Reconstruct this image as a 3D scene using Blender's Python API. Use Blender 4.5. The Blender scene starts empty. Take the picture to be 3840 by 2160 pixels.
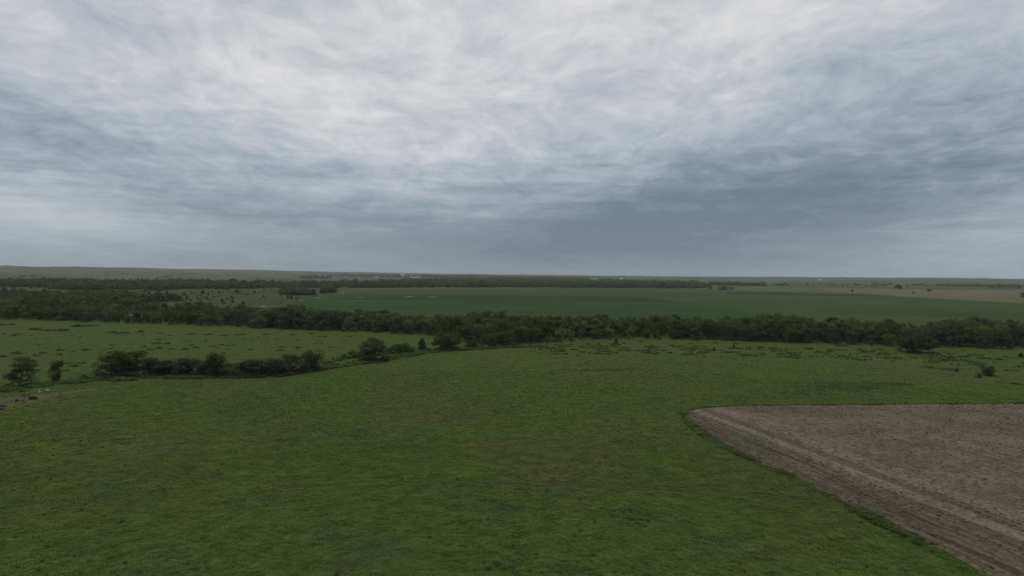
import bpy, bmesh, math, random
import numpy as np
from mathutils import Matrix, Vector

scene = bpy.context.scene
COL = scene.collection

# ------------------------------------------------------------------ camera
CAM_H = 42.0
LENS, SENSOR = 26.0, 36.0
F = 3840 * LENS / SENSOR                      # focal length in photograph pixels
PITCH = math.atan(47 / F)
ROLL = 0.0095
cam_d = bpy.data.cameras.new('camera')
cam_d.lens, cam_d.sensor_width, cam_d.clip_start, cam_d.clip_end = LENS, SENSOR, 1.0, 60000.0
cam = bpy.data.objects.new('camera', cam_d)
COL.objects.link(cam)
RCAM = Matrix.Rotation(math.pi / 2 - PITCH, 3, 'X') @ Matrix.Rotation(ROLL, 3, 'Z')
cam.matrix_world = Matrix.Translation((0, 0, CAM_H)) @ RCAM.to_4x4()
scene.camera = cam

# ------------------------------------------------------------------ sun, exposure, sampling
SUN_EL, SUN_AZ = math.radians(58), math.radians(-14)   # azimuth from +Y (view direction), + to the right
sun_d = bpy.data.lights.new('sun', 'SUN')
sun_d.energy, sun_d.angle, sun_d.color = 0.9, math.radians(24), (1.0, 0.97, 0.92)
sun = bpy.data.objects.new('sun', sun_d)
COL.objects.link(sun)
sdir = Vector((math.sin(SUN_AZ) * math.cos(SUN_EL), math.cos(SUN_AZ) * math.cos(SUN_EL), math.sin(SUN_EL)))
sun.rotation_euler = sdir.to_track_quat('Z', 'Y').to_euler()
sun.location = sdir * 300

scene.view_settings.view_transform = 'Standard'
scene.view_settings.look = 'None'
scene.view_settings.exposure = 0.0
scene.view_settings.gamma = 1.0
scene.view_settings.use_curve_mapping = False
cy = scene.cycles
cy.use_denoising = True
cy.max_bounces, cy.diffuse_bounces, cy.transmission_bounces = 5, 3, 3
cy.glossy_bounces, cy.transparent_max_bounces, cy.volume_bounces = 2, 4, 0
cy.use_adaptive_sampling = True
cy.adaptive_threshold = 0.01


# ------------------------------------------------------------------ node helpers
class NT:
    def __init__(self, tree):
        self.t = tree

    def n(self, typ, ins=None, **props):
        nd = self.t.nodes.new(typ)
        for k, v in props.items():
            setattr(nd, k, v)
        for k, v in (ins or {}).items():
            s = nd.inputs[k]
            if isinstance(v, bpy.types.NodeSocket):
                self.t.links.new(v, s)
            else:
                s.default_value = v
        return nd

    def m(self, op, a, b=0.0, c=0.0, clamp=False):
        return self.n('ShaderNodeMath', {0: a, 1: b, 2: c}, operation=op, use_clamp=clamp).outputs[0]

    def vm(self, op, a, b=(0, 0, 0), out=0, scale=None):
        ins = {0: a, 1: b}
        if scale is not None:
            ins = {0: a, 3: scale}
        return self.n('ShaderNodeVectorMath', ins, operation=op).outputs[out]

    def noise(self, vec, scale, detail=4.0, rough=0.5, dist=0.0, out='Fac', lac=2.0):
        return self.n('ShaderNodeTexNoise', {'Vector': vec, 'Scale': scale, 'Detail': detail, 'Roughness': rough,
                                             'Distortion': dist, 'Lacunarity': lac}).outputs[out]

    def mix(self, f, a, b, blend='MIX'):
        nd = self.n('ShaderNodeMix', data_type='RGBA', blend_type=blend)
        for i, v in ((0, f), (6, a), (7, b)):
            if isinstance(v, bpy.types.NodeSocket):
                self.t.links.new(v, nd.inputs[i])
            else:
                if i and len(v) == 3:
                    v = (*v, 1)
                nd.inputs[i].default_value = v
        return nd.outputs[2]

    def ss(self, x, lo, hi, a=0.0, b=1.0):
        return self.n('ShaderNodeMapRange', {'Value': x, 'From Min': lo, 'From Max': hi, 'To Min': a, 'To Max': b},
                      interpolation_type='SMOOTHSTEP').outputs[0]

    def sep(self, v):
        o = self.n('ShaderNodeSeparateXYZ', {0: v}).outputs
        return o[0], o[1], o[2]

    def comb(self, x, y, z):
        return self.n('ShaderNodeCombineXYZ', {0: x, 1: y, 2: z}).outputs[0]


def set_ramp(node, stops):
    cr = node.color_ramp
    cr.elements[0].position, cr.elements[1].position = 0.0, 1.0
    cr.elements[0].color, cr.elements[-1].color = (*stops[0][1], 1), (*stops[-1][1], 1)
    for p_, c_ in stops[1:-1]:
        e = cr.elements.new(p_)
        e.color = (*c_, 1)


# ------------------------------------------------------------------ world: overcast layer over a physical sky
def build_world():
    w = bpy.data.worlds.new('World')
    scene.world = w
    w.use_nodes = True
    t = w.node_tree
    t.nodes.clear()
    k = NT(t)
    sky = k.n('ShaderNodeTexSky', sky_type='NISHITA')
    sky.sun_disc = False
    sky.sun_elevation, sky.sun_rotation = SUN_EL, SUN_AZ
    sky.altitude = 500
    d = k.n('ShaderNodeTexCoord').outputs['Generated']
    x, y, z = k.sep(d)
    zc = k.m('MAXIMUM', z, 0.0)
    inv = k.m('DIVIDE', 1.0, k.m('ADD', zc, 0.15))
    px, py = k.m('MULTIPLY', x, inv), k.m('MULTIPLY', y, inv)
    # cloud layer on a plane above, cloud streets running away from the viewer
    P = k.comb(k.m('MULTIPLY', px, 1.9), k.m('MULTIPLY', py, 1.35), 0.0)
    warp = k.noise(P, 0.8, 3, 0.5, out='Color')
    Pw = k.vm('ADD', P, k.vm('SCALE', k.vm('SUBTRACT', warp, (0.5, 0.5, 0.5)), scale=0.9))
    n1 = k.noise(Pw, 1.15, 9, 0.56)                      # main masses
    n2 = k.noise(k.vm('ADD', Pw, (7.3, 2.1, 0)), 3.0, 9, 0.62)   # wisps
    n3 = k.noise(k.vm('ADD', P, (3.1, 9.7, 0)), 0.45, 3, 0.5)   # broad banks
    az = k.m('ARCTAN2', x, y)
    el = k.m('ARCSINE', z)

    def blob(a0, e0, ra, re, tilt=0.0):
        da, de = k.m('SUBTRACT', az, math.radians(a0)), k.m('SUBTRACT', el, math.radians(e0))
        c, s = math.cos(math.radians(tilt)), math.sin(math.radians(tilt))
        u = k.m('DIVIDE', k.m('ADD', k.m('MULTIPLY', da, c), k.m('MULTIPLY', de, s)), math.radians(ra))
        v = k.m('DIVIDE', k.m('SUBTRACT', k.m('MULTIPLY', de, c), k.m('MULTIPLY', da, s)), math.radians(re))
        r2 = k.m('ADD', k.m('MULTIPLY', u, u), k.m('MULTIPLY', v, v))
        return k.m('EXPONENT', k.m('MULTIPLY', r2, -1.0))

    hi = k.ss(el, math.radians(1.5), math.radians(9))    # contrast grows with height
    tex = k.m('ADD', k.m('MULTIPLY', k.m('SUBTRACT', n1, 0.5), 0.60), k.m('MULTIPLY', k.m('SUBTRACT', n2, 0.5), 0.62))
    n4 = k.noise(k.vm('ADD', Pw, (1.7, 5.9, 0)), 8.0, 7, 0.62)
    tex = k.m('ADD', tex, k.m('MULTIPLY', k.m('SUBTRACT', n4, 0.5), 0.34))
    tex = k.m('MULTIPLY', tex, k.m('ADD', k.m('MULTIPLY', hi, 0.65), 0.35))
    L = k.m('ADD', k.ss(el, math.radians(0), math.radians(15), 0.27, 0.81), tex)
    L = k.m('ADD', L, k.m('MULTIPLY', k.m('SUBTRACT', n3, 0.5), 0.22))
    for args, amp in CLOUD_BANKS:
        L = k.m('ADD', L, k.m('MULTIPLY', blob(*args), amp))
    # horizontal streaks low down
    st = k.noise(k.comb(k.m('MULTIPLY', az, 3.0), k.m('MULTIPLY', el, 60.0), 0.3), 1.0, 5, 0.55)
    low = k.m('MULTIPLY', k.ss(el, math.radians(1.0), math.radians(4.5)), k.ss(el, math.radians(13), math.radians(7)))
    L = k.m('ADD', L, k.m('MULTIPLY', k.m('MULTIPLY', k.m('SUBTRACT', st, 0.5), 0.5), low))
    ramp = k.n('ShaderNodeValToRGB', {0: L})
    set_ramp(ramp, ((0.0, (0.150, 0.205, 0.255)), (0.25, (0.235, 0.300, 0.345)), (0.5, (0.380, 0.435, 0.485)),
                    (0.72, (0.535, 0.56, 0.595)), (1.0, (0.75, 0.745, 0.745))))
    blue = k.vm('SCALE', sky.outputs[0], scale=0.06)
    col = k.mix(0.93, blue, ramp.outputs[0])
    bg = k.n('ShaderNodeBackground', {'Color': col, 'Strength': 1.0})
    out = k.n('ShaderNodeOutputWorld', {'Surface': bg.outputs[0]})
    w.cycles.sampling_method = 'MANUAL'
    w.cycles.sample_map_resolution = 512


# (azimuth, elevation, half width, half height, tilt) in degrees, brightness change
CLOUD_BANKS = [
    ((25, 8.5, 21, 4.6, 14), -0.38),
    ((10, 4.0, 18, 3.4, 4), -0.18),
    ((-34, 9.5, 12, 2.8, -22), -0.18),
    ((-27, 16, 12, 4, -10), -0.12),
    ((-20, 6.0, 12, 2.2, -12), -0.10),
    ((-10, 10.5, 10, 3.2, -18), 0.18),
    ((4, 20, 12, 3.5, 0), 0.10),
    ((37, 2.2, 10, 2.4, 6), 0.19),
    ((-34, 3.6, 12, 2.8, 0), 0.24),
    ((25, 15.5, 9, 2.0, 14), -0.14),
    ((-17, 20.5, 5, 2.0, 0), -0.22),
]
build_world()


# ------------------------------------------------------------------ terrain and picture-to-ground lookup
def smooth(a, b, x):
    t = np.clip((np.asarray(x, float) - a) / (b - a), 0, 1)
    return t * t * (3 - 2 * t)


AZK = np.radians([-180, -60, -36, -18, 0, 18, 36, 60, 180])
HGT = np.array([110, 135, 132, 92, 56, 60, 70, 80, 110.0])


def H(x, y):
    x, y = np.asarray(x, float), np.asarray(y, float)
    r = np.hypot(x, y)
    a = np.arctan2(x, y)
    near = 0.35 * np.sin(x / 37 + 1.3 * np.sin(y / 61)) + 0.3 * np.sin(y / 29 + x / 83 + 0.7) + 0.12 * np.sin(x / 11.0 + y / 17)
    near = near * smooth(60, 110, r) * (1 - smooth(380, 560, r))
    far = np.interp(a, AZK, HGT) * smooth(4500, 15000, r)
    far = far * (1 + 0.035 * np.sin(a * 37 + r / 1900) + 0.03 * np.sin(a * 91 + 1 + r / 2700)) + 4 * np.sin(x / 900 + 1) * smooth(3500, 7000, r)
    return near + far


def ray(px, py):
    v = RCAM @ Vector(((px - 1920) / F, -(py - 1080) / F, -1.0))
    return v.normalized()


def G(px, py):
    """ground point seen at photograph pixel (px, py)"""
    d = ray(px, py)
    if d.z >= -1e-4:
        lo = 20000.0
        return np.array((d.x * lo, d.y * lo))
    t = CAM_H / -d.z
    # march to first hit
    s = np.geomspace(60, 17000, 900)
    zz = CAM_H + d.z * s - H(d.x * s, d.y * s)
    i = np.argmax(zz < 0)
    if zz[i] >= 0:
        t = 16500
    elif i == 0:
        t = 60
    else:
        a, b = s[i - 1], s[i]
        za, zb = zz[i - 1], zz[i]
        t = a + (b - a) * za / (za - zb)
    return np.array((d.x * t, d.y * t))


def pt(px, py):
    x, y = G(px, py)
    return float(x), float(y), float(H(x, y))


def mpp(px, py):
    """metres per photograph pixel for something standing at this ground pixel"""
    x, y = G(px, py)
    return math.sqrt(x * x + y * y + CAM_H ** 2) / F


# ------------------------------------------------------------------ tags and mesh helpers
def tag(o, label=None, cat=None, group=None, kind=None):
    if label: o['label'] = label
    if cat: o['category'] = cat
    if group: o['group'] = group
    if kind: o['kind'] = kind
    return o


def mesh(name, verts, faces, mat=None, smooth_=False):
    me = bpy.data.meshes.new(name)
    verts = np.asarray(verts, np.float32)
    if isinstance(faces, np.ndarray) and len(faces):
        nf, k = faces.shape
        me.vertices.add(len(verts))
        me.vertices.foreach_set('co', verts.ravel())
        me.loops.add(nf * k)
        me.loops.foreach_set('vertex_index', faces.astype(np.int32).ravel())
        me.polygons.add(nf)
        me.polygons.foreach_set('loop_start', (np.arange(nf) * k).astype(np.int32))
        me.polygons.foreach_set('loop_total', np.full(nf, k, np.int32))
        me.update(calc_edges=True)
    else:
        me.from_pydata([tuple(v) for v in verts], [], [tuple(f) for f in faces])
        me.update()
    for m_ in (mat if isinstance(mat, (list, tuple)) else [mat] if mat else []):
        me.materials.append(m_)
    if smooth_:
        me.polygons.foreach_set('use_smooth', np.ones(len(me.polygons), bool))
    return me


def obj(name, me, parent=None):
    o = bpy.data.objects.new(name, me)
    COL.objects.link(o)
    if parent: o.parent = parent
    return o


def empty(name, loc, rz=0.0):
    o = obj(name, None)
    o.location = loc
    o.rotation_euler = (0, 0, rz)
    o.empty_display_size = 0.5
    return o


class MB:
    """collects simple solids into one mesh"""
    def __init__(self):
        self.v, self.f = [], []

    def add(self, v, f):
        n = len(self.v)
        self.v += [tuple(p) for p in v]
        self.f += [tuple(i + n for i in q) for q in f]
        return self

    def box(self, x0, x1, y0, y1, z0, z1):
        v = [(x, y, z) for z in (z0, z1) for y in (y0, y1) for x in (x0, x1)]
        return self.add(v, [(0, 2, 3, 1), (4, 5, 7, 6), (0, 1, 5, 4), (2, 6, 7, 3), (0, 4, 6, 2), (1, 3, 7, 5)])

    def tube(self, p0, p1, r0, r1, n=6, caps=True):
        p0, p1 = Vector(p0), Vector(p1)
        q = (p1 - p0).to_track_quat('Z', 'Y')
        v = []
        for p, r in ((p0, r0), (p1, r1)):
            for i in range(n):
                a = 2 * math.pi * i / n
                v.append(p + q @ Vector((r * math.cos(a), r * math.sin(a), 0)))
        f = [(i, (i + 1) % n, n + (i + 1) % n, n + i) for i in range(n)]
        if caps:
            f += [tuple(range(n - 1, -1, -1)), tuple(range(n, 2 * n))]
        return self.add(v, f)

    def lathe(self, prof, n=16, c=(0, 0, 0)):
        v, f = [], []
        for r, z in prof:
            for i in range(n):
                a = 2 * math.pi * i / n
                v.append((c[0] + r * math.cos(a), c[1] + r * math.sin(a), c[2] + z))
        for j in range(len(prof) - 1):
            for i in range(n):
                f.append((j * n + i, j * n + (i + 1) % n, (j + 1) * n + (i + 1) % n, (j + 1) * n + i))
        f += [tuple(range(n - 1, -1, -1)), tuple(range((len(prof) - 1) * n, len(prof) * n))]
        return self.add(v, f)

    def build(self, name, mat, parent=None):
        return obj(name, mesh(name, self.v, self.f, mat), parent)


# ------------------------------------------------------------------ materials
def new_mat(name):
    m_ = bpy.data.materials.new(name)
    m_.use_nodes = True
    m_.node_tree.nodes.clear()
    return m_, NT(m_.node_tree)


def finish(k, color, rough=0.9, normal=None, spec=0.2, metallic=0.0):
    ins = {'Base Color': color, 'Roughness': rough, 'Specular IOR Level': spec, 'Metallic': metallic}
    if isinstance(color, tuple) and len(color) == 3:
        ins['Base Color'] = (*color, 1)
    if normal is not None:
        ins['Normal'] = normal
    b = k.n('ShaderNodeBsdfPrincipled', ins)
    k.n('ShaderNodeOutputMaterial', {'Surface': b.outputs[0]})


def pasture_tone(k, pos):
    """colour of the pasture plants at a world position (kinds of grass growing in patches)"""
    n_big = k.noise(pos, 0.011, 4, 0.55, 0.6)
    n_mid = k.noise(k.vm('ADD', pos, (311, 77, 0)), 0.045, 5, 0.6, 0.5)
    n_sm = k.noise(k.vm('ADD', pos, (35, 177, 0)), 0.28, 4, 0.6)
    n_spot = k.noise(k.vm('ADD', pos, (135, 17, 0)), 0.42, 2, 0.5)
    c = k.mix(k.ss(n_big, 0.36, 0.64), GREEN_OLIVE, GREEN_MID)
    c = k.mix(k.m('MULTIPLY', k.ss(n_mid, 0.54, 0.7), 0.55), c, GREEN_FRESH)
    c = k.mix(k.m('MULTIPLY', k.ss(n_mid, 0.46, 0.32), 0.7), c, GREEN_BLUE)
    nb = k.noise(k.vm('ADD', pos, (711, 477, 0)), 0.016, 5, 0.6, 0.8)
    c = k.mix(k.m('MULTIPLY', k.ss(nb, 0.54, 0.70), 0.45), c, GREEN_BROWN)
    c = k.mix(k.m('MULTIPLY', k.ss(n_spot, 0.66, 0.74), 0.28), c, GREEN_YELLOW)
    c = k.mix(1.0, c, (1.02, 0.97, 1.08), 'MULTIPLY')
    c = k.mix(k.ss(n_sm, 0.3, 0.7), k.mix(1.0, c, (0.84, 0.85, 0.84), 'MULTIPLY'), k.mix(1.0, c, (1.14, 1.13, 1.1), 'MULTIPLY'))
    return c


GREEN_OLIVE = (0.068, 0.094, 0.026)
GREEN_MID = (0.062, 0.100, 0.024)
GREEN_FRESH = (0.074, 0.128, 0.020)
GREEN_BLUE = (0.046, 0.078, 0.032)
GREEN_BROWN = (0.092, 0.090, 0.036)
GREEN_YELLOW = (0.125, 0.150, 0.034)


def mat_ground():
    m_, k = new_mat('ground_plants')
    pos = k.n('ShaderNodeNewGeometry').outputs['Position']
    x, y, z = k.sep(pos)
    near = pasture_tone(k, pos)
    near = k.mix(1.0, near, (0.86, 0.86, 0.74), 'MULTIPLY')
    # beyond the creek: farmland in rectangular holdings
    rot = k.n('ShaderNodeVectorRotate', {'Vector': pos, 'Angle': 0.12}, rotation_type='Z_AXIS').outputs[0]
    wob = k.noise(pos, 0.0009, 3, 0.5, out='Color')
    rot2 = k.vm('ADD', rot, k.vm('SCALE', wob, scale=260.0))
    br = k.n('ShaderNodeTexBrick', {'Vector': rot2, 'Color1': (0, 0, 0, 1), 'Color2': (1, 1, 1, 1), 'Mortar': (0.35, 0.35, 0.35, 1),
                                    'Scale': 1.0, 'Mortar Size': 9.0, 'Mortar Smooth': 0.2, 'Bias': 0.0,
                                    'Brick Width': 900.0, 'Row Height': 420.0})
    br.offset = 0.37
    rr = k.n('ShaderNodeValToRGB', {0: br.outputs['Color']})
    cols = [(0.0, (0.036, 0.062, 0.024)), (0.25, (0.052, 0.072, 0.028)), (0.45, (0.086, 0.080, 0.046)), (0.6, (0.044, 0.070, 0.027)),
            (0.8, (0.066, 0.074, 0.034)), (1.0, (0.125, 0.108, 0.070))]
    set_ramp(rr, cols)
    vary = k.noise(pos, 0.004, 5, 0.6)
    farc = k.mix(1.0, rr.outputs[0], k.mix(vary, (0.72, 0.75, 0.72), (1.25, 1.22, 1.2)), 'MULTIPLY')
    strip = k.noise(k.vm('MULTIPLY', rot, (0.0005, 0.0065, 0)), 1.0, 4, 0.6)
    farc = k.mix(1.0, farc, k.mix(k.ss(strip, 0.36, 0.64), (0.66, 0.70, 0.68), (1.3, 1.24, 1.22)), 'MULTIPLY')
    farc = k.mix(k.ss(k.noise(k.vm('ADD', pos, (900, 0, 0)), 0.0016, 5, 0.65), 0.5, 0.62), farc, (0.045, 0.065, 0.032))
    dist = k.vm('LENGTH', pos, out=1)
    f = k.ss(dist, 1900, 2300)
    c = k.mix(f, near, farc)
    bmp = k.n('ShaderNodeBump', {'Strength': 0.5, 'Distance': 0.3, 'Height': k.noise(pos, 1.6, 4, 0.6)})
    finish(k, c, 1.0, bmp.outputs[0], spec=0.03)
    return m_


def mat_crop(name, c0, c1, c2=None, ang=0.0, row=8.0, patch=0.01, rowamt=0.35):
    m_, k = new_mat(name)
    pos = k.n('ShaderNodeNewGeometry').outputs['Position']
    rot = k.n('ShaderNodeVectorRotate', {'Vector': pos, 'Angle': ang}, rotation_type='Z_AXIS').outputs[0]
    st = k.noise(k.vm('MULTIPLY', rot, (0.004, 1.0 / row, 0)), 1.0, 5, 0.6)
    nb = k.noise(pos, patch, 5, 0.6, 0.4)
    c = k.mix(k.ss(nb, 0.3, 0.7), c0, c1)
    if c2:
        c = k.mix(k.m('MULTIPLY', k.ss(k.noise(k.vm('ADD', pos, (91, 45, 3)), patch * 2.3, 5, 0.65), 0.53, 0.68), 0.8), c, c2)
    c = k.mix(1.0, c, k.mix(st, (1 - rowamt,) * 3, (1 + rowamt,) * 3), 'MULTIPLY')
    finish(k, c, 1.0, spec=0.03)
    return m_


def mat_leaf(name, c0, c1, c2=None, trans=0.25):
    m_, k = new_mat(name)
    oi = k.n('ShaderNodeObjectInfo').outputs['Random']
    pos = k.n('ShaderNodeNewGeometry').outputs['Position']
    f = k.m('ADD', k.m('MULTIPLY', oi, 0.75), k.m('MULTIPLY', k.noise(pos, 0.55, 3, 0.6), 0.35))
    c = k.mix(f, c0, c1)
    if c2:
        c = k.mix(k.m('MULTIPLY', k.ss(oi, 0.8, 0.95), 0.7), c, c2)
    c = k.mix(1.0, c, k.mix(k.noise(k.vm('ADD', pos, (5, 5, 5)), 2.1, 2, 0.5), (0.7, 0.7, 0.7), (1.3, 1.3, 1.3)), 'MULTIPLY')
    c = k.mix(1.0, c, k.mix(k.ss(k.noise(k.vm('ADD', pos, (15, 25, 5)), 0.32, 3, 0.55), 0.34, 0.66), (0.62, 0.64, 0.66), (1.5, 1.48, 1.4)), 'MULTIPLY')
    c = k.mix(k.m('MULTIPLY', k.ss(k.m('FRACT', k.m('MULTIPLY', oi, 7.3)), 0.75, 0.95), 0.5), c, (0.085, 0.098, 0.058))
    nn = k.n('ShaderNodeNewGeometry').outputs['Normal']
    up = k.vm('NORMALIZE', k.vm('ADD', k.vm('SCALE', nn, scale=0.75), (0, 0, 0.45)))
    d_ = k.n('ShaderNodeBsdfDiffuse', {'Color': c, 'Normal': up})
    tr = k.n('ShaderNodeBsdfTranslucent', {'Color': k.mix(1.0, c, (1.1, 1.15, 0.6), 'MULTIPLY')})
    mx = k.n('ShaderNodeMixShader', {0: trans, 1: d_.outputs[0], 2: tr.outputs[0]})
    k.n('ShaderNodeOutputMaterial', {'Surface': mx.outputs[0]})
    return m_


def mat_tuft(name, bright=2.1, tint=None):
    m_, k = new_mat(name)
    oi = k.n('ShaderNodeObjectInfo').outputs['Random']
    pos = k.n('ShaderNodeNewGeometry').outputs['Position']
    c = pasture_tone(k, pos)
    if tint:
        c = k.mix(0.7, c, tint)
    c = k.mix(1.0, c, k.mix(oi, (bright * 0.84,) * 3, (bright * 1.16, bright * 1.15, bright * 1.1)), 'MULTIPLY')
    nn = k.n('ShaderNodeNewGeometry').outputs['Normal']
    up = k.vm('NORMALIZE', k.vm('ADD', k.vm('SCALE', nn, scale=0.45), (0, 0, 0.8)))
    d_ = k.n('ShaderNodeBsdfDiffuse', {'Color': c, 'Normal': up})
    tr = k.n('ShaderNodeBsdfTranslucent', {'Color': c})
    mx = k.n('ShaderNodeMixShader', {0: 0.3, 1: d_.outputs[0], 2: tr.outputs[0]})
    k.n('ShaderNodeOutputMaterial', {'Surface': mx.outputs[0]})
    return m_


def mat_plain(name, c, rough=0.7, vary=0.25, scale=1.5, metallic=0.0):
    m_, k = new_mat(name)
    tc = k.n('ShaderNodeTexCoord').outputs['Object']
    n = k.noise(tc, scale, 4, 0.6)
    cc = k.mix(1.0, c, k.mix(n, (1 - vary,) * 3, (1 + vary,) * 3), 'MULTIPLY')
    finish(k, cc, rough, metallic=metallic)
    return m_


M = {}
M['ground'] = mat_ground()
M['leaf'] = mat_leaf('broad_leaf', (0.036, 0.052, 0.024), (0.082, 0.114, 0.042), (0.118, 0.148, 0.05))
M['leaf_dark'] = mat_leaf('hedge_leaf', (0.036, 0.050, 0.025), (0.052, 0.072, 0.030))
M['leaf_mid'] = mat_leaf('oak_leaf', (0.044, 0.062, 0.026), (0.058, 0.080, 0.030))
M['leaf_far'] = mat_leaf('far_leaf', (0.046, 0.066, 0.030), (0.080, 0.112, 0.042))
M['cedar'] = mat_leaf('cedar_needle', (0.026, 0.040, 0.022), (0.040, 0.056, 0.028), trans=0.05)
M['shrub'] = mat_leaf('shrub_leaf', (0.066, 0.092, 0.032), (0.086, 0.120, 0.038), (0.10, 0.115, 0.045))
M['bark'] = mat_plain('bark', (0.10, 0.082, 0.062), 0.95)
M['dead'] = mat_plain('dead_wood', (0.20, 0.18, 0.15), 0.95)
M['tuft'] = mat_tuft('pasture_blade')
M['edge'] = mat_tuft('edge_blade', 1.5, (0.095, 0.15, 0.04))
M['edge_dark'] = mat_tuft('edge_dark_blade', 1.6, (0.056, 0.076, 0.028))
M['patch'] = mat_tuft('tall_blade', 1.7, (0.062, 0.080, 0.036))
M['weed'] = mat_tuft('weed_blade', 1.7, (0.048, 0.058, 0.028))
M['straw'] = mat_tuft('straw_blade', 1.0, (0.17, 0.13, 0.08))


# ------------------------------------------------------------------ ground sheets
def build_ground():
    r = np.concatenate(([0.0], np.linspace(30, 560, 90), np.geomspace(575, 19000, 150)))
    a = np.concatenate((np.linspace(-48, 48, 161), np.linspace(48, 312, 67)[1:-1]))
    a = np.radians(a)
    R, A = np.meshgrid(r[1:], a, indexing='ij')
    X, Y = R * np.sin(A), R * np.cos(A)
    v = np.stack((X, Y, H(X, Y)), -1).reshape(-1, 3)
    n, m_ = R.shape
    i, j = np.meshgrid(np.arange(n - 1), np.arange(m_), indexing='ij')
    j2 = (j + 1) % m_
    f = np.stack((i * m_ + j, (i + 1) * m_ + j, (i + 1) * m_ + j2, i * m_ + j2), -1).reshape(-1, 4)[:, ::-1]
    # inner disc
    v = np.vstack((v, [(0, 0, 0)]))
    c = len(v) - 1
    inner = np.array([(c, jj, (jj + 1) % m_, (jj + 1) % m_) for jj in range(m_)])
    me = bpy.data.meshes.new('ground')
    me.from_pydata(v.tolist(), [], f.tolist() + [(c, (q + 1) % m_, q) for q in range(m_)])
    me.update()
    me.materials.append(M['ground'])
    me.polygons.foreach_set('use_smooth', np.ones(len(me.polygons), bool))
    o = tag(obj('ground', me), 'green pasture and far plain reaching to the horizon', None, kind='structure')
    return o


def dense(poly, n=6):
    out = []
    for i, p in enumerate(poly):
        q = poly[(i + 1) % len(poly)]
        for t in range(n):
            out.append((p[0] + (q[0] - p[0]) * t / n, p[1] + (q[1] - p[1]) * t / n))
    return out


def sheet(name, poly, step, off, mat, label, kind='structure', wob=0.0, furrow=None):
    """a field lying on the terrain: polygon in world XY cut into a grid and draped; edges drop to the ground"""
    rng = random.Random(len(name) + len(poly))
    bm = bmesh.new()
    vs = []
    for i, (x, y) in enumerate(poly):
        vs.append(bm.verts.new((x + rng.uniform(-wob, wob), y + rng.uniform(-wob, wob), 0)))
    bm.faces.new(vs)
    bmesh.ops.triangulate(bm, faces=bm.faces[:])
    xs, ys = [p[0] for p in poly], [p[1] for p in poly]
    for ax, lo, hi in ((0, min(xs), max(xs)), (1, min(ys), max(ys))):
        nstep = max(1, int((hi - lo) / step))
        for q in range(1, nstep):
            c = lo + (hi - lo) * q / nstep
            no = (1, 0, 0) if ax == 0 else (0, 1, 0)
            co = (c, 0, 0) if ax == 0 else (0, c, 0)
            bmesh.ops.bisect_plane(bm, geom=bm.verts[:] + bm.edges[:] + bm.faces[:], plane_co=co, plane_no=no)
    if furrow:
        (fx, fy), (nx, ny), width, gap = furrow
        for q in range(int(width / gap)):
            bmesh.ops.bisect_plane(bm, geom=bm.verts[:] + bm.edges[:] + bm.faces[:], plane_co=(fx + nx * gap * q, fy + ny * gap * q, 0), plane_no=(nx, ny, 0))
    bm.normal_update()
    for f in bm.faces:
        if f.normal.z < 0: f.normal_flip()
    edges = [e for e in bm.edges if e.is_boundary]
    ext = bmesh.ops.extrude_edge_only(bm, edges=edges)
    low = {g for g in ext['geom'] if isinstance(g, bmesh.types.BMVert)}
    for v in bm.verts:
        z = float(H(v.co.x, v.co.y)) + (-0.3 if v in low else off)
        if furrow and v not in low:
            sq = ((v.co.x - fx) * nx + (v.co.y - fy) * ny) / gap
            if 0 < sq < width / gap - 2: z += (0.13 if int(round(sq)) % 2 else 0.0) * (0.7 + 0.6 * rng.random())
        v.co.z = z
    me = bpy.data.meshes.new(name)
    bm.to_mesh(me)
    bm.free()
    me.materials.append(mat)
    return tag(obj(name, me), label, kind=kind)


def W(pts_):
    return [tuple(G(*p)) for p in pts_]


K = 3840 / 2576.0
build_ground()

GREEN_POLY = W([(1210, 1112), (1258, 1101), (1333, 1087), (1620, 1084), (1920, 1082), (2260, 1084), (2603, 1087), (2880, 1096), (3253, 1104),
                (3418, 1118), (3584, 1127), (3840, 1141), (4300, 1168), (4300, 1225), (3600, 1222), (3000, 1215), (1700, 1195), (1050, 1175), (1080, 1142)])
sheet('crop_field', GREEN_POLY, 120, 0.35, mat_crop('olive_crop', (0.034, 0.056, 0.016), (0.046, 0.070, 0.020), (0.064, 0.080, 0.026), 0.10, 30, 0.004, 0.45),
      'wide olive green crop field beyond the creek trees')
BRIGHT_POLY = W([(1080, 1143), (1110, 1129), (1291, 1126), (1540, 1128), (1920, 1130.5), (2168, 1133), (2376, 1131), (2500, 1131), (2566, 1134.5),
                 (2600, 1141), (2665, 1156), (2748, 1166), (2880, 1176), (3000, 1188), (2900, 1205), (2000, 1212), (1300, 1205), (1060, 1180)])
sheet('crop_field', BRIGHT_POLY, 90, 0.7, mat_crop('bright_crop', (0.023, 0.054, 0.013), (0.033, 0.067, 0.017), None, 0.10, 30, 0.005, 0.26),
      'bright emerald green crop field just behind the creek trees')
sheet('crop_field', W([(1290, 1106), (1500, 1106), (1920, 1108), (2376, 1113), (2540, 1129), (2376, 1130), (1920, 1129), (1560, 1126), (1250, 1122), (1235, 1114)]), 120, 0.5,
      mat_crop('dark_crop', (0.026, 0.040, 0.015), (0.036, 0.050, 0.019), None, 0.10, 26, 0.006, 0.3),
      'dark green strip along the far edge of the emerald field')
sheet('crop_field', W([(2720, 1096), (2880, 1097), (3100, 1101), (3260, 1105.5), (3330, 1113), (3000, 1108), (2720, 1104)]), 150, 0.5, bpy.data.materials['dark_crop'],
      'dark green strip in front of the tan field')
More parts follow.
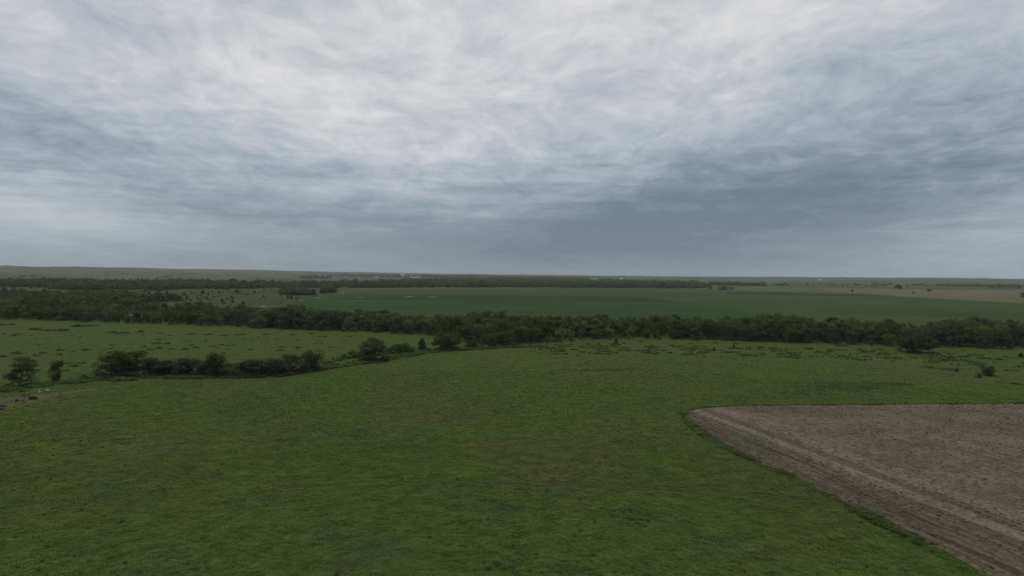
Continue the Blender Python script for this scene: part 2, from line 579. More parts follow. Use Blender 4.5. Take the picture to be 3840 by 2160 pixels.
sheet('crop_field', W([(2625, 1077), (2880, 1075.5), (3020, 1082), (3060, 1092), (2980, 1094), (2880, 1093), (2740, 1089)]), 200, 0.5,
      mat_crop('lime_crop', (0.062, 0.098, 0.036), (0.070, 0.106, 0.038), None, 0.1, 40, 0.003, 0.12), 'pale lime green field right of the far wood')
M['tan'] = mat_crop('tan_stubble', (0.102, 0.098, 0.050), (0.124, 0.114, 0.060), (0.070, 0.082, 0.034), 0.1, 40, 0.004, 0.18)
sheet('stubble_field', W([(3025, 1083), (3087, 1080.5), (3501, 1086), (3840, 1089), (4400, 1097), (4400, 1150), (3840, 1136), (3584, 1123), (3418, 1114), (3253, 1101), (3150, 1095)]),
      200, 0.2, M['tan'], 'tan stubble field with lone trees on the far side')
sheet('stubble_field', W([(1215, 1049), (1436, 1053), (1452, 1059), (1250, 1062), (900, 1058)]), 400, 0.2, M['tan'], 'tan stubble strip in front of the distant town')
sheet('scrub_flat', W([(-500, 1078), (0, 1079), (600, 1086), (1330, 1080), (1250, 1100), (1205, 1113), (1078, 1142), (1040, 1178), (700, 1170), (-500, 1150)]), 120, 0.12,
      mat_crop('scrub_grass', (0.052, 0.064, 0.023), (0.038, 0.054, 0.018), (0.088, 0.086, 0.040), 0.05, 34, 0.010, 0.4), 'olive tan rough grassland dotted with cedars')
M['sand'] = mat_plain('bare_sand', (0.15, 0.14, 0.095), 0.95, 0.3, 0.4)
for i, (px, py, w_, h_) in enumerate(((1535, 1114, 26, 2), (1622, 1115.5, 40, 1.6), (1190, 1117.5, 20, 2), (1130, 1129, 18, 2.4), (1285, 1100, 16, 2), (1350, 1117, 36, 1.2), (985, 1152, 26, 3))):
    w_, h_ = w_ * 0.6, h_ * 0.55
    c = [(px + w_ * math.cos(a) * (0.8 + 0.2 * math.sin(3 * a + i)), py + h_ * math.sin(a)) for a in np.linspace(0, 2 * math.pi, 14, endpoint=False)]
    sheet('bare_patch', W(c), 60, 0.9, M['sand'], 'pale bare sandy patch in the far fields')

# the brown field in front
EDGE_TOP = [(2585, 1542), (2640, 1530), (2740, 1526), (2830, 1523), (3050, 1521), (3280, 1519), (3560, 1516), (3840, 1513), (4400, 1506)]
EDGE_LOW = [(2568, 1552), (2575, 1570), (2600, 1592), (2640, 1618), (2684, 1648), (2760, 1692), (2832, 1729), (2910, 1764), (2980, 1797), (3130, 1864), (3280, 1938),
            (3430, 2012), (3580, 2085), (3700, 2158), (3840, 2250), (4300, 2560)]
e_low, e_top = W(EDGE_LOW), W(EDGE_TOP)
BROWN = e_low + [(420.0, e_low[-1][1] - 5)] + [(560.0, e_top[-1][1])] + e_top[::-1]
d0 = np.array(e_low[12]) - np.array(e_low[6])
EDGE_ANG = math.atan2(d0[1], d0[0])
EN = np.array((-math.sin(EDGE_ANG), math.cos(EDGE_ANG)))
if EN @ (np.array(e_top[6]) - np.array(e_low[6])) < 0: EN = -EN


def resample_open(line, step):
    out = []
    for a, b in zip(line[:-1], line[1:]):
        L_ = math.hypot(b[0] - a[0], b[1] - a[1])
        n = max(1, int(L_ / step))
        out += [(a[0] + (b[0] - a[0]) * i / n, a[1] + (b[1] - a[1]) * i / n) for i in range(n)]
    return out + [line[-1]]


WEED_LINE = W([(2840, 1580), (2901, 1610), (3032, 1673), (3190, 1741), (3294, 1772), (3452, 1830), (3546, 1867), (3700, 1930), (3900, 2020)])
WS = [float((np.array(p) - np.array(e_low[6])) @ EN) for p in WEED_LINE]
WS0 = WS[3]
print('weed line offsets', [round(v, 1) for v in WS])


def mat_soil():
    m_, k = new_mat('worked_soil')
    pos = k.n('ShaderNodeNewGeometry').outputs['Position']
    p0 = e_low[6]
    rel = k.vm('SUBTRACT', pos, (p0[0], p0[1], 0))
    s = k.n('ShaderNodeVectorMath', {0: rel, 1: (EN[0], EN[1], 0)}, operation='DOT_PRODUCT').outputs['Value']
    u = k.n('ShaderNodeVectorMath', {0: rel, 1: (EN[1], -EN[0], 0)}, operation='DOT_PRODUCT').outputs['Value']
    wob = k.m('MULTIPLY', k.m('SUBTRACT', k.noise(pos, 0.03, 3, 0.5), 0.5), 6.0)
    sw = k.m('ADD', s, wob)
    streak = k.noise(k.comb(k.m('MULTIPLY', u, 0.02), k.m('MULTIPLY', sw, 0.55), 0), 1.0, 6, 0.65)
    rows = k.noise(k.comb(k.m('MULTIPLY', u, 0.05), k.m('MULTIPLY', s, 0.9), 0), 1.0, 3, 0.6)
    c_in = k.mix(k.ss(k.noise(pos, 0.05, 5, 0.65), 0.35, 0.65), (0.108, 0.090, 0.060), (0.150, 0.127, 0.087))
    c_out = k.mix(k.ss(streak, 0.38, 0.62), (0.068, 0.056, 0.036), (0.128, 0.106, 0.072))
    inside = k.ss(sw, WS0 - 4, WS0 + 6)
    c = k.mix(inside, c_out, c_in)
    lane = k.m('MAXIMUM', k.m('MULTIPLY', k.ss(sw, WS0 - 7, WS0 - 4.5), k.ss(sw, WS0 - 1, WS0 - 3)), k.m('MULTIPLY', k.ss(sw, WS0 + 1, WS0 + 3), k.m('MULTIPLY', k.ss(sw, WS0 + 10, WS0 + 6), 0.7)))
    c = k.mix(k.m('MULTIPLY', lane, 0.85), c, (0.180, 0.152, 0.114))
    dk = k.m('MULTIPLY', k.ss(k.noise(k.vm('ADD', pos, (40, 0, 0)), 0.10, 6, 0.7), 0.55, 0.72), 0.55)
    c = k.mix(dk, c, (0.075, 0.072, 0.046))
    grn = k.m('MULTIPLY', k.ss(k.noise(k.comb(k.m('MULTIPLY', u, 0.03), k.m('MULTIPLY', sw, 0.12), 4.0), 1.0, 5, 0.65), 0.48, 0.66), 0.55)
    c = k.mix(grn, c, (0.088, 0.094, 0.060))
    red = k.m('MULTIPLY', k.ss(k.noise(k.vm('ADD', pos, (0, 90, 0)), 0.2, 4, 0.7), 0.55, 0.7), 0.3)
    c = k.mix(red, c, (0.135, 0.092, 0.064))
    c = k.mix(1.0, c, k.mix(rows, (0.62, 0.62, 0.62), (1.38, 1.38, 1.38)), 'MULTIPLY')
    c = k.mix(1.0, c, k.mix(k.ss(k.noise(pos, 0.9, 6, 0.75), 0.3, 0.7), (0.58, 0.58, 0.56), (1.38, 1.37, 1.36)), 'MULTIPLY')
    bmp = k.n('ShaderNodeBump', {'Strength': 0.9, 'Distance': 0.3, 'Height': k.m('ADD', rows, k.noise(pos, 2.0, 4, 0.6))})
    finish(k, c, 1.0, bmp.outputs[0], spec=0.03)
    return m_


BROWN_RAGGED = resample_open(e_low, 3.0) + BROWN[len(e_low):-len(e_top)] + resample_open(e_top, 3.0)[::-1]
sheet('bare_field', BROWN_RAGGED, 9, 0.07, mat_soil(), 'brown worked field with a pointed corner', wob=0.75, furrow=(e_low[6], EN, 66, 0.85))


def inside(poly, x, y):
    p = np.asarray(poly)
    x, y = np.asarray(x), np.asarray(y)
    r = np.zeros(x.shape, bool)
    j = len(p) - 1
    for i in range(len(p)):
        xi, yi, xj, yj = p[i, 0], p[i, 1], p[j, 0], p[j, 1]
        if yi != yj:
            r ^= ((yi > y) != (yj > y)) & (x < (xj - xi) * (y - yi) / (yj - yi) + xi)
        j = i
    return r


def dist_line(line, x, y):
    x, y = np.asarray(x, float), np.asarray(y, float)
    best = np.full(x.shape, 1e9)
    for (ax, ay), (bx, by) in zip(line[:-1], line[1:]):
        dx, dy = bx - ax, by - ay
        t = np.clip(((x - ax) * dx + (y - ay) * dy) / (dx * dx + dy * dy), 0, 1)
        best = np.minimum(best, np.hypot(x - ax - t * dx, y - ay - t * dy))
    return best


def resample(line, step):
    out = []
    for a, b in zip(line[:-1], line[1:]):
        L_ = math.hypot(b[0] - a[0], b[1] - a[1])
        n = max(1, int(L_ / step))
        out += [(a[0] + (b[0] - a[0]) * i / n, a[1] + (b[1] - a[1]) * i / n) for i in range(n)]
    return out + [line[-1]]


def ribbon(name, line, width, off, mat, label, seed=0):
    rng = random.Random(seed)
    ps = resample(line, 3.0)
    v, f = [], []
    for i, p in enumerate(ps):
        a, b = ps[max(0, i - 1)], ps[min(len(ps) - 1, i + 1)]
        t = np.array((b[0] - a[0], b[1] - a[1]))
        t /= np.linalg.norm(t)
        n = np.array((-t[1], t[0]))
        w_ = width * rng.uniform(0.75, 1.2) / 2
        for s in (-1, 1):
            q = np.array(p) + n * w_ * s
            v.append((q[0], q[1], float(H(*q)) + off))
        if i: f.append((2 * i - 2, 2 * i - 1, 2 * i + 1, 2 * i))
    return tag(obj(name, mesh(name, v, f, mat)), label, kind='structure')


TRACK = W([(-200, 1752), (0, 1761), (200, 1768), (380, 1778), (560, 1788), (850, 1794), (1150, 1800), (1500, 1803), (1900, 1810), (2250, 1822), (2560, 1838), (2800, 1858), (3000, 1880), (3150, 1902)])
M['track'] = mat_crop('trampled_grass', (0.040, 0.048, 0.020), (0.055, 0.062, 0.024), None, 0, 4, 0.15, 0.3)
trk_n = []
for s in (-1.0, 1.0):
    trk_n.append([(x + 0.05 * s, y + 1.05 * s) for x, y in TRACK])
ribbon('wheel_track', trk_n[0], 0.9, 0.05, M['track'], 'nearer rut of the faint wheel track across the pasture', 1)
ribbon('wheel_track', trk_n[1], 0.9, 0.05, M['track'], 'farther rut of the faint wheel track across the pasture', 2)
PATH = W([(-160, 1545), (0, 1518), (60, 1508), (140, 1493), (230, 1476), (330, 1462), (420, 1452), (500, 1445)])
M['path'] = mat_crop('dirt_path', (0.086, 0.086, 0.040), (0.068, 0.082, 0.032), (0.055, 0.076, 0.026), 0.6, 3, 0.12, 0.35)
PV = W([(-160, 1575), (-160, 1500), (0, 1493), (90, 1483), (200, 1473), (340, 1457), (470, 1445), (505, 1443), (470, 1449), (330, 1466), (230, 1484), (160, 1500), (140, 1512), (60, 1532), (0, 1545)])
sheet('dirt_path', dense(PV, 4), 4, 0.05, M['path'], 'worn tan dirt path beside the two lone trees', wob=0.5)


# ------------------------------------------------------------------ plant prototypes
def leaves_from_blobs(rng, blobs, n, leaf, up=0.25, fill=0.25):
    """leaf-sized quads through the volume of many overlapping clumps"""
    b = np.array(blobs)
    vol = (b[:, 3] * b[:, 4] * b[:, 5]) ** (2 / 3)
    idx = rng.choice(len(b), n, p=vol / vol.sum())
    d = rng.normal(size=(n, 3))
    d /= np.linalg.norm(d, axis=1)[:, None]
    rad = np.where(rng.random(n) < fill, rng.random(n) ** 0.5 * 0.8, rng.uniform(0.72, 1.08, n))
    c = b[idx, :3] + d * b[idx, 3:6] * rad[:, None]
    nrm = d * 0.7 + rng.normal(size=(n, 3)) * 0.55 + np.array((0, 0, up))
    nrm /= np.linalg.norm(nrm, axis=1)[:, None]
    t = np.cross(nrm, rng.normal(size=(n, 3)))
    t /= np.linalg.norm(t, axis=1)[:, None]
    s = np.cross(nrm, t)
    sz = leaf * rng.uniform(0.55, 1.35, n)[:, None]
    v = np.stack((c - t * sz * 0.5, c + s * sz * 0.32, c + t * sz * 0.5, c - s * sz * 0.32), 1).reshape(-1, 3)
    v[:, 2] = np.maximum(v[:, 2], 0.02)
    f = np.arange(n * 4).reshape(n, 4)
    return v, f


def limbs(rng, h, spread, r0, levels=2, nb=5, start=0.25, lean=0.0):
    """list of tapered segments: trunk, limbs, twigs"""
    segs = []

    def grow(p, d, L_, r, lev):
        n = 3
        pts_ = [p]
        for i in range(n):
            d = d + rng.normal(size=3) * 0.14
            d /= np.linalg.norm(d)
            q = pts_[-1] + d * L_ / n
            segs.append((pts_[-1], q, r * (1 - i / n * 0.55), r * (1 - (i + 1) / n * 0.55), lev))
            pts_.append(q)
        if lev < levels:
            for j in range(nb):
                t = start + (1 - start) * (j + rng.random()) / nb if lev == 0 else 0.3 + 0.7 * rng.random()
                i = min(n - 1, int(t * n))
                q = pts_[i] + (pts_[i + 1] - pts_[i]) * (t * n - i)
                a = rng.random() * 2 * math.pi
                o = np.array((math.cos(a), math.sin(a), 0)) * spread + d * (0.55 + 0.3 * rng.random())
                o /= np.linalg.norm(o)
                grow(q, o, L_ * (0.62 if lev == 0 else 0.55) * rng.uniform(0.75, 1.15), r * (0.48 if lev == 0 else 0.5), lev + 1)
    d0_ = np.array((lean, 0, 1.0))
    grow(np.array((0, 0, -0.3)), d0_ / np.linalg.norm(d0_), h, r0, 0)
    return segs


def segs_mesh(segs, thick=1.0):
    mb = MB()
    for a, b, ra, rb, lev in segs:
        mb.tube(a, b, ra * thick, rb * thick, 6 if lev == 0 else 4 if lev == 1 else 3, caps=False)
    return mb


PH, PW_ = 12.0, 10.0     # prototype tree height and crown width


def crown_blobs(rng, style, lean=0.0):
    bl = []
    if style == 'dome':        # full to the ground, rounded
        for _ in range(34):
            z = rng.uniform(0.10, 0.92)
            prof = math.sqrt(max(0.0, 1 - ((z - 0.45) / 0.56) ** 2))
            a, rr = rng.random() * 2 * math.pi, math.sqrt(rng.random()) * prof * 0.80
            R_ = rng.uniform(0.13, 0.22) * PW_
            bl.append([rr * math.cos(a) * PW_ / 2, rr * math.sin(a) * PW_ / 2, z * PH * 0.94, R_, R_, R_ * rng.uniform(0.6, 0.85)])
    elif style == 'vase':      # open cottonwood: clear lower trunk, several heads
        heads = [(rng.uniform(-0.32, 0.32), rng.uniform(-0.32, 0.32), rng.uniform(0.55, 0.85)) for _ in range(5)]
        for hx, hy, hz in heads:
            for _ in range(7):
                R_ = rng.uniform(0.10, 0.18) * PW_
                bl.append([(hx + rng.normal() * 0.12) * PW_, (hy + rng.normal() * 0.12) * PW_, (hz + rng.normal() * 0.11) * PH, R_, R_, R_ * 0.75])
        for _ in range(6):
            R_ = rng.uniform(0.14, 0.2) * PW_
            bl.append([rng.uniform(-0.38, 0.38) * PW_, rng.uniform(-0.38, 0.38) * PW_, rng.uniform(0.1, 0.4) * PH, R_, R_, R_ * 0.7])
    elif style == 'tall':
        for _ in range(30):
            z = rng.uniform(0.12, 0.95)
            prof = 0.75 - 0.35 * abs(z - 0.55)
            a, rr = rng.random() * 2 * math.pi, math.sqrt(rng.random()) * prof * 0.7
            R_ = rng.uniform(0.12, 0.2) * PW_
            bl.append([rr * math.cos(a) * PW_ / 2, rr * math.sin(a) * PW_ / 2, z * PH * 0.95, R_, R_, R_])
    elif style == 'swept':     # wind-swept pasture tree: flat tiers pushed to one side, bare below
        for i in range(11):
            z = 0.22 + 0.72 * i / 10
            w_ = 0.62 * (1 - 0.75 * max(0, z - 0.35)) * rng.uniform(0.7, 1.1)
            for _ in range(4):
                R_ = rng.uniform(0.10, 0.17) * PW_
                bl.append([(rng.uniform(-w_, w_) * 0.55) * PW_, rng.uniform(-0.3, 0.3) * PW_, (z + rng.normal() * 0.03) * PH, R_ * 1.25, R_, R_ * 0.5])
    elif style == 'flat':      # wide spreading crown
        for _ in range(44):
            a, rr = rng.random() * 2 * math.pi, math.sqrt(rng.random())
            z = 0.92 - 0.38 * rr * rr - rng.random() ** 1.5 * 0.55
            R_ = rng.uniform(0.11, 0.18) * PW_
            bl.append([rr * math.cos(a) * PW_ * 0.42, rr * math.sin(a) * PW_ * 0.42, z * PH, R_, R_, R_ * 0.7])
    bl = np.array(bl)
    bl[:, 0] += lean * (np.clip(bl[:, 2], 0, None) / PH) ** 1.4 * PH
    top = (bl[:, 2] + bl[:, 5]).max()
    bl[:, 2] *= PH / top
    bl[:, 2] = np.maximum(bl[:, 2], bl[:, 5] * 0.75)
    return bl


PROTO = {}


def make_proto(key, style, seed, leafm, n=3000, leaf=0.55, lean=0.0, trunk_h=0.62):
    rng = np.random.default_rng(seed)
    v, f = leaves_from_blobs(rng, crown_blobs(rng, style, lean), n, leaf)
    cm = mesh('crown', v, f, leafm)
    tm_ = segs_mesh(limbs(rng, PH * trunk_h, 0.75, 0.26, 1, 5, 0.25, lean))
    tm = mesh('trunk', tm_.v, tm_.f, M['bark'])
    PROTO[key] = (tm, cm)


for i, st in enumerate(('dome', 'vase', 'tall', 'dome', 'flat', 'vase', 'dome', 'tall')):
    make_proto(f'b{i}', st, 11 + i, M['leaf'], 3000, 0.6)
for i, (st, ln) in enumerate((('dome', 0.04), ('flat', 0.08), ('dome', 0.0), ('swept', 0.10), ('tall', 0.06))):
    make_proto(f'h{i}', st, 51 + i, M['leaf_dark'], 4200, 0.5, ln)
make_proto('swept', 'swept', 72, M['leaf_dark'], 3600, 0.45, 0.16)
make_proto('leaning', 'tall', 75, M['leaf_dark'], 2600, 0.5, 0.22)
make_proto('umbrella', 'flat', 77, M['leaf_mid'], 6500, 0.5)
make_proto('fulldome', 'dome', 79, M['leaf_mid'], 6500, 0.5)
# bare-topped tree: branch work with a thin skirt of leaves low down
for i in range(2):
    rng = np.random.default_rng(90 + i)
    sm = segs_mesh(limbs(rng, PH * 0.52, 0.8, 0.24, 3, 5, 0.35), 1.7)
    blobs = [[rng.uniform(-3, 3), rng.uniform(-3, 3), rng.uniform(1.0, 6.5), 1.5, 1.5, 1.2] for _ in range(12)]
    v, f = leaves_from_blobs(rng, blobs, 900, 0.55)
    PROTO[f'bare{i}'] = (mesh('trunk', sm.v, sm.f, M['dead']), mesh('crown', v, f, M['leaf']))
# small leafless tree
rng = np.random.default_rng(97)
sm = segs_mesh(limbs(rng, PH * 0.55, 0.7, 0.3, 3, 4, 0.45), 1.0)
PROTO['snag'] = (mesh('trunk', sm.v, sm.f, M['dead']), None)
# cedars
for i in range(3):
    rng = np.random.default_rng(120 + i)
    bl = []
    for _ in range(26):
        z = rng.uniform(0.03, 0.93)
        rr, a = (1 - z) ** 0.8 * rng.uniform(0.2, 0.8), rng.random() * 2 * math.pi
        R_ = 0.12 + 0.13 * (1 - z)
        bl.append([rr * math.cos(a) * 0.5, rr * math.sin(a) * 0.5, z, R_, R_, R_ * 0.8])
    v, f = leaves_from_blobs(rng, bl, 1100, 0.10)
    tk = MB().tube((0, 0, -0.05), (0, 0, 0.8), 0.045, 0.01, 6)
    PROTO[f'cedar{i}'] = (mesh('trunk', tk.v, tk.f, M['bark']), mesh('crown', v, f, M['cedar']))
# shrubs: unit size, one leafy mass on short stems
SHRUB = []
for i in range(4):
    rng = np.random.default_rng(140 + i)
    bl = []
    for _ in range(16):
        a, rr = rng.random() * 2 * math.pi, math.sqrt(rng.random())
        R_ = rng.uniform(0.12, 0.22)
        bl.append([rr * math.cos(a) * 0.42, rr * math.sin(a) * 0.42, rng.uniform(0.1, 0.8) * (1 - 0.6 * rr * rr), R_, R_, R_ * 1.1])
    v, f = leaves_from_blobs(rng, bl, 700, 0.11)
    SHRUB.append(mesh('shrub', v, f, M['shrub']))


def place(key, name, x, y, height, width, rz, label, cat, group=None, base=(PH, PW_), sink=0.0):
    tm, cm = PROTO[key]
    r = empty(name, (x, y, float(H(x, y)) - sink), rz)
    r.scale = (width / base[1], width / base[1], height / base[0])
    obj('trunk', tm, r)
    if cm: obj('crown', cm, r)
    return tag(r, label, cat, group)


# ------------------------------------------------------------------ scattering of uncountable growth
def scatter(name, protos, pts_, rotz, scl, idx, label, tilt=None):
    """one stuff object: instances of small prototype meshes on points, by geometry nodes"""
    coll = bpy.data.collections.new(name + '_kinds')
    for i, me in enumerate(protos):
        coll.objects.link(bpy.data.objects.new(f'{name}_kind_{i:02d}', me))
    n = len(pts_)
    me = bpy.data.meshes.new(name)
    me.vertices.add(n)
    me.vertices.foreach_set('co', np.asarray(pts_, np.float32).ravel())
    a = me.attributes.new('rot', 'FLOAT_VECTOR', 'POINT')
    rv = np.zeros((n, 3), np.float32)
    rv[:, 2] = rotz
    if tilt is not None: rv[:, 0] = tilt
    a.data.foreach_set('vector', rv.ravel())
    a = me.attributes.new('scl', 'FLOAT_VECTOR', 'POINT')
    a.data.foreach_set('vector', np.asarray(scl, np.float32).ravel())
    a = me.attributes.new('idx', 'INT', 'POINT')
    a.data.foreach_set('value', np.asarray(idx, np.int32))
    o = tag(obj(name, me), label, kind='stuff')
    g = bpy.data.node_groups.new(name, 'GeometryNodeTree')
    g.interface.new_socket('Geometry', in_out='INPUT', socket_type='NodeSocketGeometry')
    g.interface.new_socket('Geometry', in_out='OUTPUT', socket_type='NodeSocketGeometry')
    gi, go = g.nodes.new('NodeGroupInput'), g.nodes.new('NodeGroupOutput')
    ci = g.nodes.new('GeometryNodeCollectionInfo')
    ci.inputs[0].default_value = coll
    ci.inputs['Separate Children'].default_value = True
    ci.inputs['Reset Children'].default_value = True
    ip = g.nodes.new('GeometryNodeInstanceOnPoints')
    ip.inputs['Pick Instance'].default_value = True

    def attr(nm, dt):
        q = g.nodes.new('GeometryNodeInputNamedAttribute')
        q.data_type = dt
        q.inputs[0].default_value = nm
        return q.outputs[0]
    L_ = g.links.new
    L_(gi.outputs[0], ip.inputs['Points'])
    L_(ci.outputs[0], ip.inputs['Instance'])
    L_(attr('idx', 'INT'), ip.inputs['Instance Index'])
    L_(attr('rot', 'FLOAT_VECTOR'), ip.inputs['Rotation'])
    L_(attr('scl', 'FLOAT_VECTOR'), ip.inputs['Scale'])
    L_(ip.outputs[0], go.inputs[0])
    md = o.modifiers.new('scatter', 'NODES')
    md.node_group = g
    return o


def blade_clump(name, seed, mat, n=16, h=0.34, spread=0.42, w_=0.075):
    rng = np.random.default_rng(seed)
    v, f = [], []
    for i in range(n):
        a = rng.random() * 2 * math.pi
        rr = math.sqrt(rng.random()) * spread
        b = np.array((rr * math.cos(a), rr * math.sin(a), -0.03))
        la = a + rng.normal() * 0.8
        out = np.array((math.cos(la), math.sin(la), 0))
        hh = h * rng.uniform(0.55, 1.25)
        side = np.array((-math.sin(la), math.cos(la), 0)) * w_ * rng.uniform(0.6, 1.3)
        p1 = b + out * hh * 0.3 + np.array((0, 0, hh * 0.7))
        p2 = b + out * hh * rng.uniform(0.5, 1.0) + np.array((0, 0, hh * rng.uniform(0.75, 1.05)))
        k0 = len(v)
        v += [b - side, b + side, p1 + side * 0.8, p1 - side * 0.8, p2]
        f += [(k0, k0 + 1, k0 + 2, k0 + 3), (k0 + 3, k0 + 2, k0 + 4)]
    return mesh(name, v, f, mat)


def tree_mesh_joined(key, name):
    """trunk and crown of a prototype as one mesh, for scattered woods"""
    tm, cm = PROTO[key]
    bm = bmesh.new()
    bm.from_mesh(tm)
    nf = len(bm.faces)
    bm.from_mesh(cm)
    bm.faces.ensure_lookup_table()
    for i, f in enumerate(bm.faces):
        f.material_index = 0 if i < nf else 1
    me = bpy.data.meshes.new(name)
    bm.to_mesh(me)
    bm.free()
    me.materials.append(tm.materials[0])
    me.materials.append(cm.materials[0])
    return me


def poisson(poly, dmin, seed, tries=30000, dens=None):
    rng = np.random.default_rng(seed)
    p = np.array(poly)
    lo, hi = p.min(0), p.max(0)
    c = rng.uniform(lo, hi, (tries, 2))
    c = c[inside(poly, c[:, 0], c[:, 1])]
    cell = {}
    out = []
    for x, y in c:
        if dens is not None and rng.random() > dens(x, y): continue
        i, j = int(x // dmin), int(y // dmin)
        ok = True
        for a in (-1, 0, 1):
            for b in (-1, 0, 1):
                for (qx, qy) in cell.get((i + a, j + b), ()):
                    if (qx - x) ** 2 + (qy - y) ** 2 < dmin * dmin:
                        ok = False
        if ok:
            cell.setdefault((i, j), []).append((x, y))
            out.append((x, y))
    return np.array(out)


def to_px(x, y, z=0.0):
    v = RCAM.transposed() @ Vector((x, y, z - CAM_H))
    return 1920 + F * v.x / -v.z, 1080 - F * v.y / -v.z


# ------------------------------------------------------------------ the creek belt
BELT_F = [(-260, 1186), (0, 1197), (226, 1205), (492, 1214), (835, 1224), (1192, 1240), (1490, 1250), (1640, 1262), (1800, 1287), (1863, 1291), (2012, 1292), (2087, 1281),
          (2385, 1271), (2683, 1277), (2981, 1285), (3280, 1297), (3500, 1305), (3840, 1308), (4100, 1311)]
BELT_B = [(-260, 1140), (0, 1142), (226, 1131), (492, 1151), (700, 1166), (835, 1182), (1050, 1203), (1192, 1213), (1341, 1212), (1490, 1222), (1625, 1232), (1863, 1238), (2087, 1251),
          (2236, 1243), (2474, 1231), (2683, 1254), (2981, 1246), (3280, 1255), (3429, 1266), (3840, 1267), (4100, 1270)]
belt_front = W(BELT_F)
BELT = belt_front + W(BELT_B)[::-1]
belt_pts = poisson(BELT, 7.4, 5, 40000)
fd = dist_line(belt_front, belt_pts[:, 0], belt_pts[:, 1])
bx, by = belt_pts[:, 0], belt_pts[:, 1]
thin = (np.sin(bx / 19 + 2 * np.sin(by / 31)) * np.sin(by / 23 + np.sin(bx / 37)) < -0.12) & (fd > 45) & (bx < -0.17 * by)
belt_pts, fd = belt_pts[~thin], fd[~thin]
rng = np.random.default_rng(8)
N_IND = 232
in_view = np.array([abs(to_px(x, y)[0] - 1920) < 1990 for x, y in belt_pts])
order = np.argsort(np.where(in_view, fd, 1e6))
ind = set(order[:N_IND].tolist())

SEG = [(300, 'behind the single utility pole'), (640, 'behind the transformer poles'), (1000, 'left of the emerald field'),
       (1330, 'below the left half of the emerald field'), (1640, 'above the umbrella-crowned tree'),
       (1960, 'above the big domed tree'), (2240, 'where the bare grey tops show'), (2600, 'above the lone dark cedar'),
       (2980, 'above the rough shrubby grass'), (3330, 'left of the lone spreading tree'), (3560, 'behind the lone spreading tree'),
       (9999, 'at the right end of the picture')]
st_scale, st_idx, st_rot, st_pts = [], [], [], []
keys_b = [f'b{i}' for i in range(8)]
joined = [tree_mesh_joined(q, 'wood_' + q) for q in keys_b]
for i, (x, y) in enumerate(belt_pts):
    px, _ = to_px(x, y)
    dep = fd[i]
    hgt = rng.uniform(9.5, 14.6) + 1.4 * math.sin(px / 140.0) + 0.8 * math.sin(px / 57.0 + 1)
    if dep < 8: hgt *= rng.uniform(0.55, 0.92)
    if px < 900: hgt *= rng.uniform(0.62, 0.98)
    wid = hgt * rng.uniform(0.78, 1.15)
    q = int(rng.integers(0, 8))
    rz = rng.random() * 6.283
    if i in ind:
        seg = next(s for lim, s in SEG if px < lim)
        if dep < 8:
            row, grp = 'leafy tree in the creek belt front rank', 'front rank of creek trees '
        else:
            row, grp = 'taller tree set back in the creek belt', 'inner creek trees '
        key = keys_b[q]
        if 1780 < px < 2330 and dep > 10 and rng.random() < 0.42:
            key = f'bare{int(rng.integers(0, 2))}'
            row, grp = 'creek belt tree with bare grey tops', 'bare topped creek trees '
            hgt = max(hgt, 11.5)
        place(key, 'creek_tree', x, y, hgt, wid, rz, f'{row} {seg}', 'tree', grp + seg)
    else:
        st_pts.append((x, y, float(H(x, y))))
        st_scale.append((wid / PW_, wid / PW_, hgt / PH))
        st_idx.append(q)
        st_rot.append(rz)
scatter('creek_wood', joined, st_pts, st_rot, st_scale, st_idx, 'deeper ranks of the leafy creek wood behind the first trees')
print('belt', len(belt_pts))

